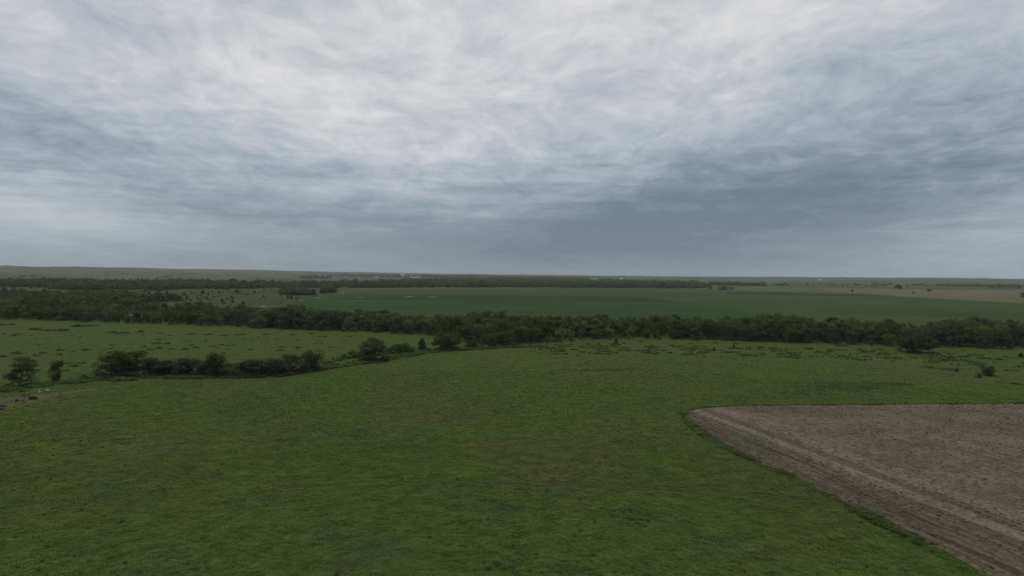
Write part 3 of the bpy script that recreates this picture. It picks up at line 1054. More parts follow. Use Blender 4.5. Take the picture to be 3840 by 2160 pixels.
# ------------------------------------------------------------------ hedgerow and lone trees: px, base y, height px, width px, prototype, label
HEDGE = [
    (70, 1448, 92, 118, 'swept', 'wind-swept tree with flat tiers, bigger of the two lone trees by the dirt path'),
    (196, 1432, 74, 66, 'leaning', 'slim tree leaning right, smaller of the two lone trees by the dirt path'),
    (131, 1437, 45, 30, 'snag', 'small bare leafless tree between the two lone trees'),
    (415, 1413, 88, 84, 'h0', 'tall leafy tree at the left end of the first hedgerow thicket'),
    (470, 1409, 94, 96, 'h3', 'broad wind-swept tree second from the left end of the first hedgerow thicket'),
    (535, 1408, 68, 84, 'h1', 'mid-height hedgerow tree right of the broad wind-swept one'),
    (592, 1404, 64, 84, 'h2', 'hedgerow tree in the sunken middle of the first thicket'),
    (650, 1403, 62, 90, 'h1', 'flat-topped hedgerow tree right of the first thicket middle'),
    (712, 1406, 64, 84, 'h0', 'hedgerow tree just left of the tall narrow one'),
    (765, 1408, 70, 70, 'h2', 'dark hedgerow tree hugging the tall narrow one'),
    (806, 1410, 92, 78, 'h4', 'tall narrow hedgerow tree ending the first thicket'),
    (875, 1410, 56, 84, 'h2', 'low hedgerow tree starting the second thicket'),
    (930, 1410, 66, 96, 'h0', 'second hedgerow tree of the second thicket'),
    (985, 1408, 70, 96, 'h1', 'third hedgerow tree of the second thicket'),
    (1040, 1404, 68, 96, 'h2', 'fourth hedgerow tree of the second thicket'),
    (1095, 1398, 74, 92, 'h0', 'hedgerow tree next to the round one ending the second thicket'),
    (1168, 1388, 80, 92, 'h4', 'round dark tree ending the second hedgerow thicket'),
    (1402, 1354, 100, 122, 'umbrella', 'big umbrella-crowned tree standing alone in the hedgerow'),
    (1480, 1325, 40, 70, 'h1', 'low dark hedgerow tree right of the umbrella-crowned tree'),
    (1525, 1324, 44, 74, 'h2', 'low rounded hedgerow tree left of the small cedar'),
    (1678, 1312, 76, 120, 'fulldome', 'big domed tree with pale green top in the hedgerow'),
    (1770, 1304, 50, 74, 'b0', 'rounded hedgerow tree right of the big domed tree'),
    (1835, 1300, 58, 84, 'b3', 'dark hedgerow tree where the hedgerow meets the creek belt'),
    (1900, 1298, 62, 90, 'b6', 'bushy tree at the corner of hedgerow and creek belt'),
    (3440, 1322, 66, 118, 'umbrella', 'spreading dark tree standing out in front of the creek belt'),
    (3400, 1316, 44, 60, 'b4', 'smaller tree tucked against the spreading dark tree'),
    (3702, 1408, 40, 50, 'h2', 'round dark tree alone in the pasture at far right'),
    (3670, 1416, 18, 22, 'h0', 'little dark tree left of the round one at far right'),
]
for px, py, hp, wp, key, lab in HEDGE:
    x, y, z = pt(px, py)
    s = mpp(px, py)
    rz = random.Random(px).uniform(-0.5, 0.5)
    if key in ('h0', 'h2', 'b0', 'b3', 'b6', 'fulldome', 'umbrella'): rz = random.Random(px).uniform(0, 6.2)
    if 400 < px < 1180: wp *= 1.5
    place(key, 'bare_tree' if key == 'snag' else 'tree', x, y, hp * s, wp * s, rz, lab, 'tree', sink=1.3 if key == 'umbrella' and px < 3000 else 0.8 if 400 < px < 1900 else 0.35 if key != 'snag' else 0.0)

# cedars
CED = [(1583, 1316, 50, 46, 'small upright cedar between the low hedgerow tree and the big domed tree'),
       (2310, 1291, 26, 24, 'lone dark cedar on the rough grass before the creek belt'),
       (2244, 1294, 11, 11, 'tiny cedar left of the lone dark cedar'),
       (1936, 1296, 20, 26, 'squat cedar at the left end of the rough grass strip'),
       (2678, 1316, 15, 14, 'small cedar beside a dark shrub on the rough grass'),
       (2752, 1303, 12, 13, 'tiny cedar right of the cedar with the shrub'),
       (3586, 1394, 14, 13, 'tiny cedar left of the round dark tree at far right'),
       (3828, 1339, 14, 24, 'dark cedar at the right frame edge'),
       (1990, 1297, 16, 14, 'cedar against the foot of the creek belt'),
       (2052, 1291, 9, 9, 'very small cedar beside the cedar at the belt foot')]
for i, (px, py, hp, wp, lab) in enumerate(CED):
    x, y, z = pt(px, py)
    s = mpp(px, py)
    place(f'cedar{i % 3}', 'cedar', x, y, hp * s, wp * s, i * 1.3, lab, 'cedar', base=(1, 1))
SCRUB_CED = [(475, 1102, 13, 17), (510, 1105, 8, 12), (560, 1108, 12, 22), (625, 1107, 16, 18), (590, 1109, 14, 34), (640, 1117, 8, 11), (665, 1112, 8, 10), (692, 1108, 12, 14), (700, 1123, 13, 14),
             (650, 1128, 9, 13), (680, 1113, 7, 8), (742, 1123, 11, 13), (715, 1129, 7, 11), (760, 1103, 16, 17), (775, 1122, 12, 13), (780, 1107, 10, 10), (832, 1131, 13, 13), (838, 1138, 9, 14),
             (872, 1135, 14, 14), (875, 1122, 10, 9), (868, 1116, 7, 9), (913, 1141, 12, 15), (890, 1097, 12, 26), (1080, 1120, 15, 14), (1092, 1122, 15, 13), (1111, 1121, 10, 12), (988, 1115, 8, 9),
             (990, 1091, 6, 8), (1018, 1092, 7, 9), (405, 1102, 10, 14), (370, 1098, 9, 12), (450, 1094, 9, 12), (165, 1097, 14, 22), (100, 1104, 12, 16), (118, 1082, 8, 12), (52, 1083, 9, 13),
             (1215, 1100, 12, 16), (1240, 1098, 10, 15), (820, 1100, 8, 12), (850, 1088, 7, 14), (930, 1105, 7, 10), (545, 1095, 9, 12), (600, 1094, 8, 12), (735, 1112, 6, 9), (800, 1117, 6, 9), (955, 1098, 7, 10)]
def ced_label(px, hp):
    size = 'small' if hp < 10 else 'dark'
    w_ = 'above the lone utility pole' if px < 430 else 'above the transformer poles' if px < 660 else 'in the middle' if px < 860 else 'left of the emerald field'
    t_ = f'{size} cedar on the far olive grassland {w_}'
    return t_, 'cedar', t_ + ' group'


for i, (px, py, hp, wp) in enumerate(SCRUB_CED):
    x, y, z = pt(px, py)
    s = mpp(px, py)
    place(f'cedar{i % 3}', 'cedar', x, y, hp * s, wp * s, i * 1.7, *ced_label(px, hp), base=(1, 1))

# ------------------------------------------------------------------ shrubs on the pastures
SPOTS = [(10, 1218, 22, 8), (42, 1218, 24, 9), (50, 1260, 28, 9), (230, 1240, 60, 14), (300, 1224, 60, 12), (350, 1222, 36, 8), (135, 1236, 40, 11), (170, 1240, 34, 9), (228, 1314, 30, 10), (320, 1312, 34, 9),
         (165, 1325, 26, 9), (220, 1330, 24, 7), (70, 1325, 50, 10), (138, 1334, 26, 8), (10, 1338, 36, 10), (60, 1346, 30, 8), (420, 1295, 20, 6), (415, 1308, 20, 6), (540, 1301, 22, 8), (565, 1312, 30, 9),
         (595, 1306, 28, 9), (598, 1274, 20, 7), (585, 1289, 40, 7), (625, 1289, 26, 7), (690, 1311, 34, 9), (720, 1294, 22, 6), (735, 1303, 30, 7), (640, 1309, 24, 8), (770, 1280, 16, 5), (800, 1299, 24, 6),
         (780, 1255, 40, 7), (840, 1258, 30, 6), (720, 1254, 40, 6), (600, 1250, 30, 6), (525, 1246, 34, 9), (460, 1249, 50, 9), (420, 1247, 40, 8), (900, 1256, 40, 7), (830, 1294, 30, 6), (870, 1296, 26, 6),
         (940, 1312, 18, 6), (255, 1364, 40, 10), (275, 1374, 36, 10), (305, 1362, 30, 9), (250, 1391, 26, 8), (130, 1372, 24, 8), (110, 1353, 22, 7), (1060, 1301, 28, 7), (1120, 1304, 28, 8), (1117, 1275, 22, 6),
         (1165, 1253, 20, 6), (1290, 1286, 24, 5), (1100, 1256, 34, 6), (1040, 1271, 18, 5), (1240, 1303, 22, 5), (1195, 1276, 22, 5), (1310, 1263, 40, 6), (1210, 1263, 40, 6), (1000, 1255, 40, 6), (1050, 1314, 30, 7),
         (2010, 1300, 28, 8), (2070, 1309, 40, 8), (2155, 1312, 36, 8), (2200, 1302, 60, 9), (2260, 1306, 40, 7), (2340, 1314, 60, 8), (2430, 1316, 40, 8), (2510, 1323, 30, 7), (2300, 1323, 50, 6), (2480, 1313, 50, 8),
         (2590, 1290, 22, 8), (2655, 1316, 34, 11), (2630, 1321, 26, 6), (2730, 1320, 40, 7), (2810, 1304, 20, 6), (2850, 1310, 30, 6), (2860, 1328, 30, 7), (2890, 1307, 24, 6), (2925, 1328, 30, 8), (2980, 1333, 44, 8),
         (3030, 1309, 40, 8), (3040, 1337, 24, 6), (3120, 1317, 26, 7), (3160, 1298, 40, 8), (3222, 1311, 22, 10), (3255, 1338, 36, 8), (3300, 1311, 40, 6), (3365, 1340, 24, 7), (3425, 1344, 24, 6), (3150, 1332, 22, 6),
         (3560, 1340, 36, 8), (3610, 1338, 40, 8), (3540, 1352, 40, 7), (3700, 1346, 40, 8), (3480, 1378, 60, 8), (3560, 1386, 60, 8), (3640, 1358, 50, 7), (3790, 1390, 50, 8), (3815, 1440, 40, 7), (3500, 1352, 30, 6), (3745, 1434, 18, 6),
         (2340, 1288, 20, 6), (2400, 1281, 26, 7), (2450, 1300, 30, 7), (2520, 1296, 26, 7), (2560, 1310, 30, 7), (2140, 1292, 26, 7), (2200, 1288, 22, 6), (2680, 1287, 26, 7), (2760, 1289, 24, 7)]
def shrub_label(px, py, wp):
    size = 'broad low' if wp >= 34 else 'low' if wp >= 20 else 'tiny'
    if px < 1500:
        if py < 1262:
            w_ = 'near the lone utility pole' if px < 360 else 'right of the transformer poles' if px < 700 else 'along the foot of the creek belt'
        elif px < 390:
            w_ = 'on the pasture above the two lone trees'
        elif px < 840:
            w_ = 'on the pasture above the first hedgerow thicket'
        elif px < 1120:
            w_ = 'on the pasture above the second hedgerow thicket'
        else:
            w_ = 'on the pasture left of the umbrella-crowned tree'
    elif px < 2290:
        w_ = 'on the rough grass left of the lone dark cedar'
    elif px < 2600:
        w_ = 'on the rough grass right of the lone dark cedar'
    elif px < 2960:
        w_ = 'on the rough grass around the cedar with the shrub'
    elif px < 3370:
        w_ = 'on the rough grass left of the lone spreading tree'
    else:
        w_ = 'on the rough grass right of the lone spreading tree' if py < 1365 else 'on the grass around the round dark tree at far right'
    return f'{size} green shrub {w_}', f'{size} shrubs {w_}'


rs = random.Random(4)
spots = list(SPOTS)
for _ in range(70):   # smaller ones between
    if rs.random() < 0.45:
        spots.append((rs.uniform(0, 1300), rs.uniform(1235, 1330), rs.uniform(8, 16), rs.uniform(3, 5)))
    else:
        px = rs.uniform(1950, 3840)
        spots.append((px, rs.uniform(1290, 1345) + max(0, px - 3300) * 0.04, rs.uniform(8, 18), rs.uniform(3, 5)))
for i, (px, py, wp, hp) in enumerate(spots):
    x, y, z = pt(px, py)
    s = mpp(px, py)
    lab, grp = shrub_label(px, py, wp)
    o = obj('shrub', SHRUB[i % 4])
    o.location = (x, y, z - 0.05)
    o.rotation_euler = (0, 0, rs.random() * 6.28)
    o.scale = (wp * s * 1.0, wp * s * rs.uniform(0.8, 1.1), max(0.5, hp * s * 0.85))
    tag(o, lab, 'shrub', grp)
# shrubs of the hedgerow foot
FOOT = [(330, 1422, 70, 22, 'dark spreading shrub left of the first hedgerow thicket'), (465, 1427, 90, 20, 'long low mound of bramble before the first hedgerow thicket'),
        (552, 1414, 70, 18, 'rounded bramble mound at the foot of the first thicket'), (250, 1431, 40, 12, 'small shrub right of the slim leaning tree'),
        (1320, 1342, 80, 34, 'leafy shrub left of the umbrella-crowned tree'), (1268, 1352, 60, 24, 'low shrub between the second thicket and the umbrella-crowned tree'),
        (1600, 1318, 70, 18, 'shrub under the small upright cedar'), (1820, 1306, 70, 14, 'low shrub at the foot of the hedgerow corner'),
        (1230, 1366, 60, 18, 'low shrub hugging the end of the second thicket'), (35, 1468, 46, 12, 'grassy mound shrub below the wind-swept tree'),
        (85, 1468, 42, 12, 'second grassy mound shrub below the wind-swept tree'), (620, 1402, 50, 16, 'small rounded shrub before the sunken middle of the thicket'),
        (860, 1414, 60, 14, 'low shrub at the gap between the two thickets'), (895, 1417, 44, 10, 'low weedy shrub before the second thicket'), (1880, 1302, 60, 10, 'dark low shrub strip end under the belt corner')]
for i, (px, py, wp, hp, lab) in enumerate(FOOT):
    x, y, z = pt(px, py)
    s = mpp(px, py)
    o = obj('shrub', SHRUB[i % 4])
    o.location = (x, y, z - 0.05)
    o.rotation_euler = (0, 0, i * 0.9)
    o.scale = (wp * s, wp * s * 0.8, hp * s)
    tag(o, lab, 'shrub')

# ------------------------------------------------------------------ far woods
far_protos = []
for i in range(4):
    rng2 = np.random.default_rng(200 + i)
    v, f = leaves_from_blobs(rng2, crown_blobs(rng2, ('dome', 'flat', 'dome', 'tall')[i]), 420, 1.6)
    far_protos.append(mesh(f'far_tree_{i}', v, f, M['leaf_far']))


def wood(name, poly_px, dmin, seed, label, hmin=8, hmax=14, tries=40000, dens=None, world=False):
    poly = poly_px if world else W(poly_px)
    p = poisson(poly, dmin, seed, tries, dens)
    r_ = np.random.default_rng(seed)
    n = len(p)
    lump = np.sin(p[:, 0] / 41 + 2 * np.sin(p[:, 1] / 67)) * np.sin(p[:, 1] / 53 + 1.7 * np.sin(p[:, 0] / 89))
    kp = r_.random(n) < (0.66 + 0.6 * lump if name == 'riverside_wood' else 0.8 + 0.35 * lump)
    p, lump = p[kp], lump[kp]
    n = len(p)
    h_ = r_.uniform(hmin, hmax, n) * (1 + 0.28 * lump) * np.where(r_.random(n) < 0.12, 1.35, 1.0)
    w_ = h_ * r_.uniform(0.85, 1.35, n)
    z = H(p[:, 0], p[:, 1])
    scatter(name, far_protos, np.column_stack((p, z)), r_.random(n) * 6.28, np.column_stack((w_ / PW_, w_ / PW_, h_ / PH)), r_.integers(0, 4, n), label)
    print(name, n)


wood('riverside_wood', [(-400, 1077), (0, 1075), (120, 1076), (200, 1085), (300, 1089), (600, 1090), (700, 1084), (960, 1083), (1333, 1081), (1333, 1064), (960, 1067), (600, 1063), (300, 1062), (0, 1060), (-400, 1059)],
     10, 31, 'long wood beyond the olive tan grassland at left', 8, 15, 60000)
wood('river_wood', [(1333, 1081.5), (1920, 1079), (2300, 1081), (2600, 1083), (2670, 1077), (2620, 1066), (2300, 1053), (1920, 1048), (1700, 1049), (1520, 1055), (1470, 1065), (1333, 1066)],
     14, 32, 'broad dark wood behind the wide olive crop field', 9, 16, 60000)
wood('scrub_wood', [(100, 1108), (350, 1106), (700, 1130), (480, 1140), (120, 1135), (-200, 1130), (-200, 1100)], 9, 33, 'loose scrub trees between creek wood and far grassland', 5, 10, 20000,
     lambda x, y: 0.55)
wood('grove', [(1050, 1106), (1090, 1108), (1175, 1108), (1180, 1102), (1060, 1098)], 7, 34, 'grove of trees on the far grassland left of the crop fields', 7, 11, 3000)
wood('grove', [(1205, 1101), (1255, 1098), (1250, 1093), (1210, 1093)], 7, 39, 'small grove at the corner of the olive crop field', 7, 11, 3000)
wood('shelterbelt', [(2660, 1070), (2870, 1075), (2870, 1068), (2660, 1062)], 16, 35, 'thin tree belt right of the broad dark wood', 8, 14, 4000)
wood('shelterbelt', [(3500, 1074), (3840, 1079), (4100, 1080), (4100, 1075), (3840, 1074), (3560, 1069)], 22, 36, 'hazy tree belt behind the tan stubble field', 7, 13, 6000, lambda x, y: 0.7)
wood('town_trees', [(1170, 1034), (1330, 1040), (1560, 1041), (1800, 1046), (2250, 1049), (2250, 1043), (1800, 1036), (1560, 1034), (1300, 1031)], 34, 37, 'trees of the distant town by the grain elevator', 9, 15, 20000)
wood('shelterbelt', [(1125, 1044), (1240, 1045), (1240, 1042), (1140, 1040)], 18, 38, 'dark shelterbelt on the plain left of the town', 10, 16, 6000)
# hedges and clumps sprinkled over the far plain
r3 = np.random.default_rng(77)
pp = []
for _ in range(300):
    az_, d_ = r3.uniform(-0.72, 0.72), math.exp(r3.uniform(math.log(4200), math.log(15500)))
    c = np.array((math.sin(az_), math.cos(az_))) * d_
    px_, py_ = to_px(c[0], c[1], float(H(*c)))
    if inside(GREEN_POLY, c[0], c[1]) or (1250 < px_ < 2750 and py_ > 1048): continue
    n = int(r3.integers(1, 10))
    dr = np.array((1, r3.uniform(-0.3, 0.3))) * r3.uniform(8, 26)
    for i in range(n):
        pp.append(c + dr * i + r3.normal(size=2) * 6)
pp = np.array(pp)
hh = r3.uniform(6, 13, len(pp))
scatter('plain_trees', far_protos, np.column_stack((pp, H(pp[:, 0], pp[:, 1]))), r3.random(len(pp)) * 6.28, np.column_stack((hh / PW_ * 1.2, hh / PW_ * 1.2, hh / PH)), r3.integers(0, 4, len(pp)),
        'scattered hedges and clumps over the far plain')
sp = poisson(W([(-300, 1080), (200, 1090), (600, 1092), (1180, 1088), (1200, 1110), (1060, 1140), (980, 1160), (700, 1150), (400, 1135), (-300, 1120)]), 6, 91, 9000)
ln = np.sin(sp[:, 0] / 33 + 2 * np.sin(sp[:, 1] / 71)) * np.sin(sp[:, 1] / 47 + np.sin(sp[:, 0] / 61))
sp = sp[r3.random(len(sp)) < np.clip(ln * 0.5 + 0.08, 0.04, 1)]
hs = r3.uniform(0.7, 2.6, len(sp)) * np.where(r3.random(len(sp)) < 0.12, 1.9, 1.0)
ws = hs * r3.uniform(1.1, 2.6, len(sp))
scatter('scrub_bushes', SHRUB, np.column_stack((sp, H(sp[:, 0], sp[:, 1]))), r3.random(len(sp)) * 6.28, np.column_stack((ws, ws, hs)), r3.integers(0, 4, len(sp)), 'low scrub bushes scattered over the far olive grassland')
print('scrub', len(sp))
FAR_T = [(3368, 1086.5, 20, 26, 'umbrella', 'lone broad tree on the tan stubble field'), (3486, 1094, 9, 16, 'h1', 'small ragged tree right of the lone broad tree'),
         (3196, 1095, 9, 12, 'h2', 'small dark tree at the left edge of the tan field'), (3425, 1100, 5, 12, 'h0', 'low dark bush tree on the pale streak of the tan field'),
         (2712, 1087, 14, 52, 'b0', 'dark clump of trees at the right end of the broad wood'), (2665, 1084, 10, 16, 'b3', 'small tree left of the dark clump'),
         (2745, 1086, 10, 26, 'b6', 'right half of the dark clump at the end of the broad wood'), (3207, 1069.5, 7, 14, 'h0', 'far dark tree in the fields above the tan field'),
         (3222, 1069.5, 5, 18, 'h2', 'far low clump right of the far dark tree'), (3280, 1067, 5, 14, 'h1', 'far clump above the lone broad tree at left'), (3335, 1068, 7, 24, 'b4', 'far clump just above the lone broad tree'),
         (3027, 1072, 5, 12, 'b0', 'far tree at the corner of the pale lime field'), (88, 1040, 7, 13, 'b0', 'lone tree on the far plain at upper left'),
         (2470, 1054, 8, 12, 'b2', 'round tree poking above the broad wood'), (3838, 1118, 18, 22, 'h3', 'tree cut by the right frame edge above the tan field'), (2930, 1071, 8, 30, 'b3', 'dark clump between lime field and tan field')]
for i, (px, py, hp, wp, key, lab) in enumerate(FAR_T):
    x, y, z = pt(px, py)
    s = mpp(px, py)
    place(key, 'tree', x, y, hp * s, wp * s, i * 1.1, lab, 'tree')
ROW = [2350 + i * 11 + (i * 37 % 7) for i in range(24)]
for i, px in enumerate(ROW):
    x, y, z = pt(px, 1053 + 0.006 * (px - 2350))
    s = mpp(px, 1053)
    place(f'cedar{i % 3}', 'cedar', x, y, (3.5 + (i * 13 % 5) * 0.4) * s, 6 * s, i, 'dark planted conifer in the row behind the broad wood', 'conifer', 'row of planted conifers behind the broad wood', base=(1, 1))

# ------------------------------------------------------------------ grass and weeds
tuft_m = [blade_clump(f'tuft_{i}', 300 + i, M['tuft'], 20, 0.22, 0.6, 0.06) for i in range(5)]
r4 = np.random.default_rng(12)


def wedge(n, r0, r1, amax=0.66):
    r_ = np.sqrt(r4.uniform(r0 * r0, r1 * r1, n))
    a_ = r4.uniform(-amax, amax, n)
    return r_ * np.sin(a_), r_ * np.cos(a_)


xs, ys, ss = [], [], []
for n, r0, r1, s0 in ((105000, 88, 190, 0.85), (85000, 190, 330, 1.0), (60000, 330, 520, 1.1)):
    x, y = wedge(n, r0, r1)
    keep = ~inside(BROWN, x, y) & (dist_line(trk_n[0], x, y) > 0.75) & (dist_line(trk_n[1], x, y) > 0.75) & ~(inside(PV and W([(-160, 1575), (-160, 1500), (0, 1493), (200, 1473), (470, 1445), (330, 1466), (160, 1500), (0, 1545)]), x, y))
    lump = np.sin(x / 2.1 + 3 * np.sin(y / 5.3)) * np.sin(y / 2.9 + 2 * np.sin(x / 6.1))
    keep &= r4.random(n) < (0.78 + 0.22 * lump) * (1 - 0.85 * smooth(200, 470, np.hypot(x, y)))
    x, y, lump = x[keep], y[keep], lump[keep]
    xs.append(x); ys.append(y)
    ss.append(s0 * r4.uniform(0.65, 1.25, len(x)) * (1 + 0.25 * lump))
x, y, s = map(np.concatenate, (xs, ys, ss))
n = len(x)
scatter('pasture_grass', tuft_m, np.column_stack((x, y, H(x, y))), r4.random(n) * 6.28, np.column_stack((s, s, s * r4.uniform(0.6, 1.1, n))), r4.integers(0, 5, n), 'rough green pasture grass in tufts')


def along(line, n, lo, hi, side=None):
    """random points beside a line, between lo and hi metres to its left (positive) side"""
    L_ = np.array(line)
    seg = np.diff(L_, axis=0)
    ln = np.hypot(seg[:, 0], seg[:, 1])
    i = r4.choice(len(seg), n, p=ln / ln.sum())
    t = r4.random(n)
    nx, ny = -seg[i, 1] / ln[i], seg[i, 0] / ln[i]
    o = r4.uniform(lo, hi, n)
    return L_[i, 0] + seg[i, 0] * t + nx * o, L_[i, 1] + seg[i, 1] * t + ny * o


edge_m = [blade_clump(f'edge_tuft_{i}', 330 + i, M['edge'], 22, 0.9, 0.45, 0.06) for i in range(3)]
edge_d = [blade_clump(f'edge_weed_{i}', 340 + i, M['edge_dark'], 22, 0.9, 0.5, 0.07) for i in range(3)]
# taller growth along the brown field: mixed bright and dark
ex, ey = along(e_low, 4600, -2.0, 0.8)
tx, ty = along(e_top, 2200, -0.8, 1.6)
ok1 = np.hypot(ex, ey) < 420
ex, ey = ex[ok1], ey[ok1]
x, y = np.concatenate((ex, tx)), np.concatenate((ey, ty))
pn = np.sin(x / 5.0) + np.sin(x / 11.0 + y / 7.0)
br_ = (pn > 0.15) & (np.arange(len(x)) < len(ex))
idx = np.where(br_, r4.integers(0, 3, len(x)), 3 + r4.integers(0, 3, len(x)))
s = r4.uniform(0.35, 0.85, len(x)) * 0.8 * (0.75 + 0.35 * np.sin(x / 3.3 + 2 * np.sin(y / 4.7)))
kp = r4.random(len(x)) < 0.6 + 0.4 * np.sin(x / 2.3 + np.sin(y / 3.1))
ss_ = r4.normal(0, 0.35, len(x)) + 0.7 * np.sin(x / 6.0 + y / 9.0)
x, y = x + EN[0] * ss_, y + EN[1] * ss_
x, y, idx, s = x[kp], y[kp], idx[kp], s[kp]
scatter('field_edge_grass', edge_m + edge_d, np.column_stack((x, y, H(x, y))), r4.random(len(x)) * 6.28, np.column_stack((s, s, s)), idx, 'tall unmown grass along the brown field edge')
# weeds and straw on the brown field
weed_m = [blade_clump(f'weed_{i}', 350 + i, M['weed'], 12, 0.24, 0.20, 0.05) for i in range(3)] + [blade_clump(f'straw_{i}', 360 + i, M['straw'], 10, 0.22, 0.3, 0.04) for i in range(3)]
x, y = wedge(150000, 100, 420, 0.68)
k_ = inside(BROWN, x, y)
x, y = x[k_], y[k_]
sd = (x - e_low[6][0]) * EN[0] + (y - e_low[6][1]) * EN[1]
pd = 0.34 + 0.5 * np.exp(-((sd - 9) / 8.0) ** 2) + 1.6 * np.exp(-(dist_line(WEED_LINE, x, y) / 1.6) ** 2) * (np.sin(y / 13 + x / 17) > -0.5) + 0.42 * np.clip(np.sin(x / 9.3 + 2 * np.sin(y / 13)) * np.sin(y / 11.1 + 1.5 * np.sin(x / 17)) - 0.15, 0, 1) * 1.6
pd += 0.35 * (dist_line(e_top, x, y) < 9)
k_ = r4.random(len(x)) < pd * 0.95
x, y, sd = x[k_], y[k_], sd[k_]
# pull onto drill rows near the edge
rowd = np.round(sd / 1.5) * 1.5 - sd
x, y = x + EN[0] * rowd * 0.8, y + EN[1] * rowd * 0.8
idx = np.where(r4.random(len(x)) < 0.62, r4.integers(0, 3, len(x)), 3 + r4.integers(0, 3, len(x)))
s = 0.25 + 0.95 * r4.random(len(x)) ** 2.2
scatter('field_weeds', weed_m, np.column_stack((x, y, H(x, y) + 0.14)), r4.random(len(x)) * 6.28, np.column_stack((s, s, s)), idx, 'green weeds and straw scattered over the brown field')
# rank grass under the hedgerow and on the rough strip
HL = W([(-100, 1480), (60, 1455), (230, 1438), (400, 1422), (560, 1414), (820, 1414), (1000, 1412), (1180, 1386), (1400, 1354), (1560, 1326), (1700, 1312), (1900, 1302), (2050, 1300)])
x, y = along(HL, 9000, -5.5, 5.0)
x2, y2 = along(W([(1950, 1304), (2300, 1306), (2700, 1312), (3000, 1320), (3400, 1332), (3840, 1350)]), 6500, -40, 22)
x, y = np.concatenate((x, x2)), np.concatenate((y, y2))
pn = np.sin(x / 4.1 + 2 * np.sin(y / 7.0)) * np.sin(y / 5.3 + np.sin(x / 9.0))
k_ = r4.random(len(x)) < np.where(np.arange(len(x)) < 9000, 0.5 + 0.5 * pn, np.clip(pn * 1.6 - 0.1, 0, 1))
x, y = x[k_], y[k_]
s = r4.uniform(0.5, 1.25, len(x))
idx = np.where(r4.random(len(x)) < 0.3, r4.integers(0, 3, len(x)), 3 + r4.integers(0, 3, len(x)))
scatter('rank_grass', edge_m + edge_d, np.column_stack((x, y, H(x, y))), r4.random(len(x)) * 6.28, np.column_stack((s, s, s)), idx, 'rank weedy grass along the hedgerow and rough strip')

PATCH = [(3170, 1452, 250, 20), (2260, 1388, 190, 8), (3330, 1440, 120, 10), (2350, 1930, 130, 50), (1880, 2125, 120, 40), (2640, 2022, 40, 8)]
qx, qy = [], []
for px, py, wp, hp in PATCH:
    c, s_ = G(px, py), mpp(px, py)
    rx, ry = wp * s_, abs(G(px, py - hp)[1] - G(px, py + hp)[1]) / 2
    n_ = int(rx * ry * 3.14 * 0.55)
    a_, r_ = r4.random(n_) * 6.283, np.sqrt(r4.random(n_)) * (0.7 + 0.3 * np.sin(np.arange(n_)))
    qx.append(c[0] + rx * r_ * np.cos(a_)); qy.append(c[1] + ry * r_ * np.sin(a_))
qx, qy = np.concatenate(qx), np.concatenate(qy)
kp = ~inside(BROWN, qx, qy)
qx, qy = qx[kp], qy[kp]
s = r4.uniform(0.35, 0.8, len(qx))
patch_m = [blade_clump(f'tall_tuft_{i}', 380 + i, M['patch'], 20, 0.6, 0.6, 0.06) for i in range(3)]
scatter('tall_grass', patch_m, np.column_stack((qx, qy, H(qx, qy))), r4.random(len(qx)) * 6.28, np.column_stack((s, s, s)), r4.integers(0, 3, len(qx)), 'patches of taller duller grass in the near pasture')

# single weeds and bunch grass standing out of the sward
wx, wy = wedge(9000, 90, 300)
kp = ~inside(BROWN, wx, wy) & (np.sin(wx / 13 + 2 * np.sin(wy / 17)) + 0.6 * np.sin(wy / 7) > r4.normal(size=9000) * 0.8)
wx, wy = wx[kp], wy[kp]
s = r4.uniform(0.25, 0.62, len(wx))
scatter('bunch_grass', edge_m + edge_d + patch_m, np.column_stack((wx, wy, H(wx, wy))), r4.random(len(wx)) * 6.28, np.column_stack((s, s, s)), r4.choice(9, len(wx), p=[.05] * 3 + [.12] * 3 + [.49 / 3] * 3), 'bunch grass and weeds standing out of the near pasture')

# ------------------------------------------------------------------ utility poles and wires
M['pole'] = mat_plain('weathered_pole', (0.19, 0.175, 0.15), 0.9)
M['grey_metal'] = mat_plain('grey_metal', (0.34, 0.35, 0.35), 0.5)
M['wire'] = mat_plain('wire', (0.16, 0.16, 0.16), 0.6)
M['ceramic'] = mat_plain('insulator', (0.35, 0.33, 0.30), 0.4)


def utility_pole(px, py, top_py, label, arm=True, transformers=0, guy=False):
    x, y, z = pt(px, py)
    h_ = (py - top_py) * mpp(px, py)
    t = empty('utility_pole', (x, y, z), 0.25)
    MB().tube((0, 0, -0.5), (0, 0, h_), 0.22, 0.14, 8).build('post', M['pole'], t)
    if arm:
        MB().box(-1.3, 1.3, -0.2, -0.08, h_ - 0.85, h_ - 0.68).build('crossarm', M['pole'], t)
        for xx in (-1.2, 0, 1.2):
            MB().lathe([(0.03, 0), (0.07, 0.05), (0.05, 0.12), (0.07, 0.18), (0.03, 0.24)], 8, (xx, -0.14, h_ - 0.68 if xx else h_)).build('insulator', M['ceramic'], t)
    else:
        MB().lathe([(0.03, 0), (0.07, 0.05), (0.05, 0.12), (0.07, 0.18), (0.03, 0.24)], 8, (0, 0, h_)).build('insulator', M['ceramic'], t)
    for i in range(transformers):
        MB().lathe([(0.05, 0), (0.3, 0.05), (0.32, 0.1), (0.32, 0.95), (0.26, 1.02), (0.08, 1.08)], 12, (0.48 * (1 if i else -1) if transformers > 1 else 0.05, -0.5, h_ - 3.0)).build('transformer', M['grey_metal'], t)
    tag(t, label, 'utility pole')
    return Vector((x, y, z + h_))


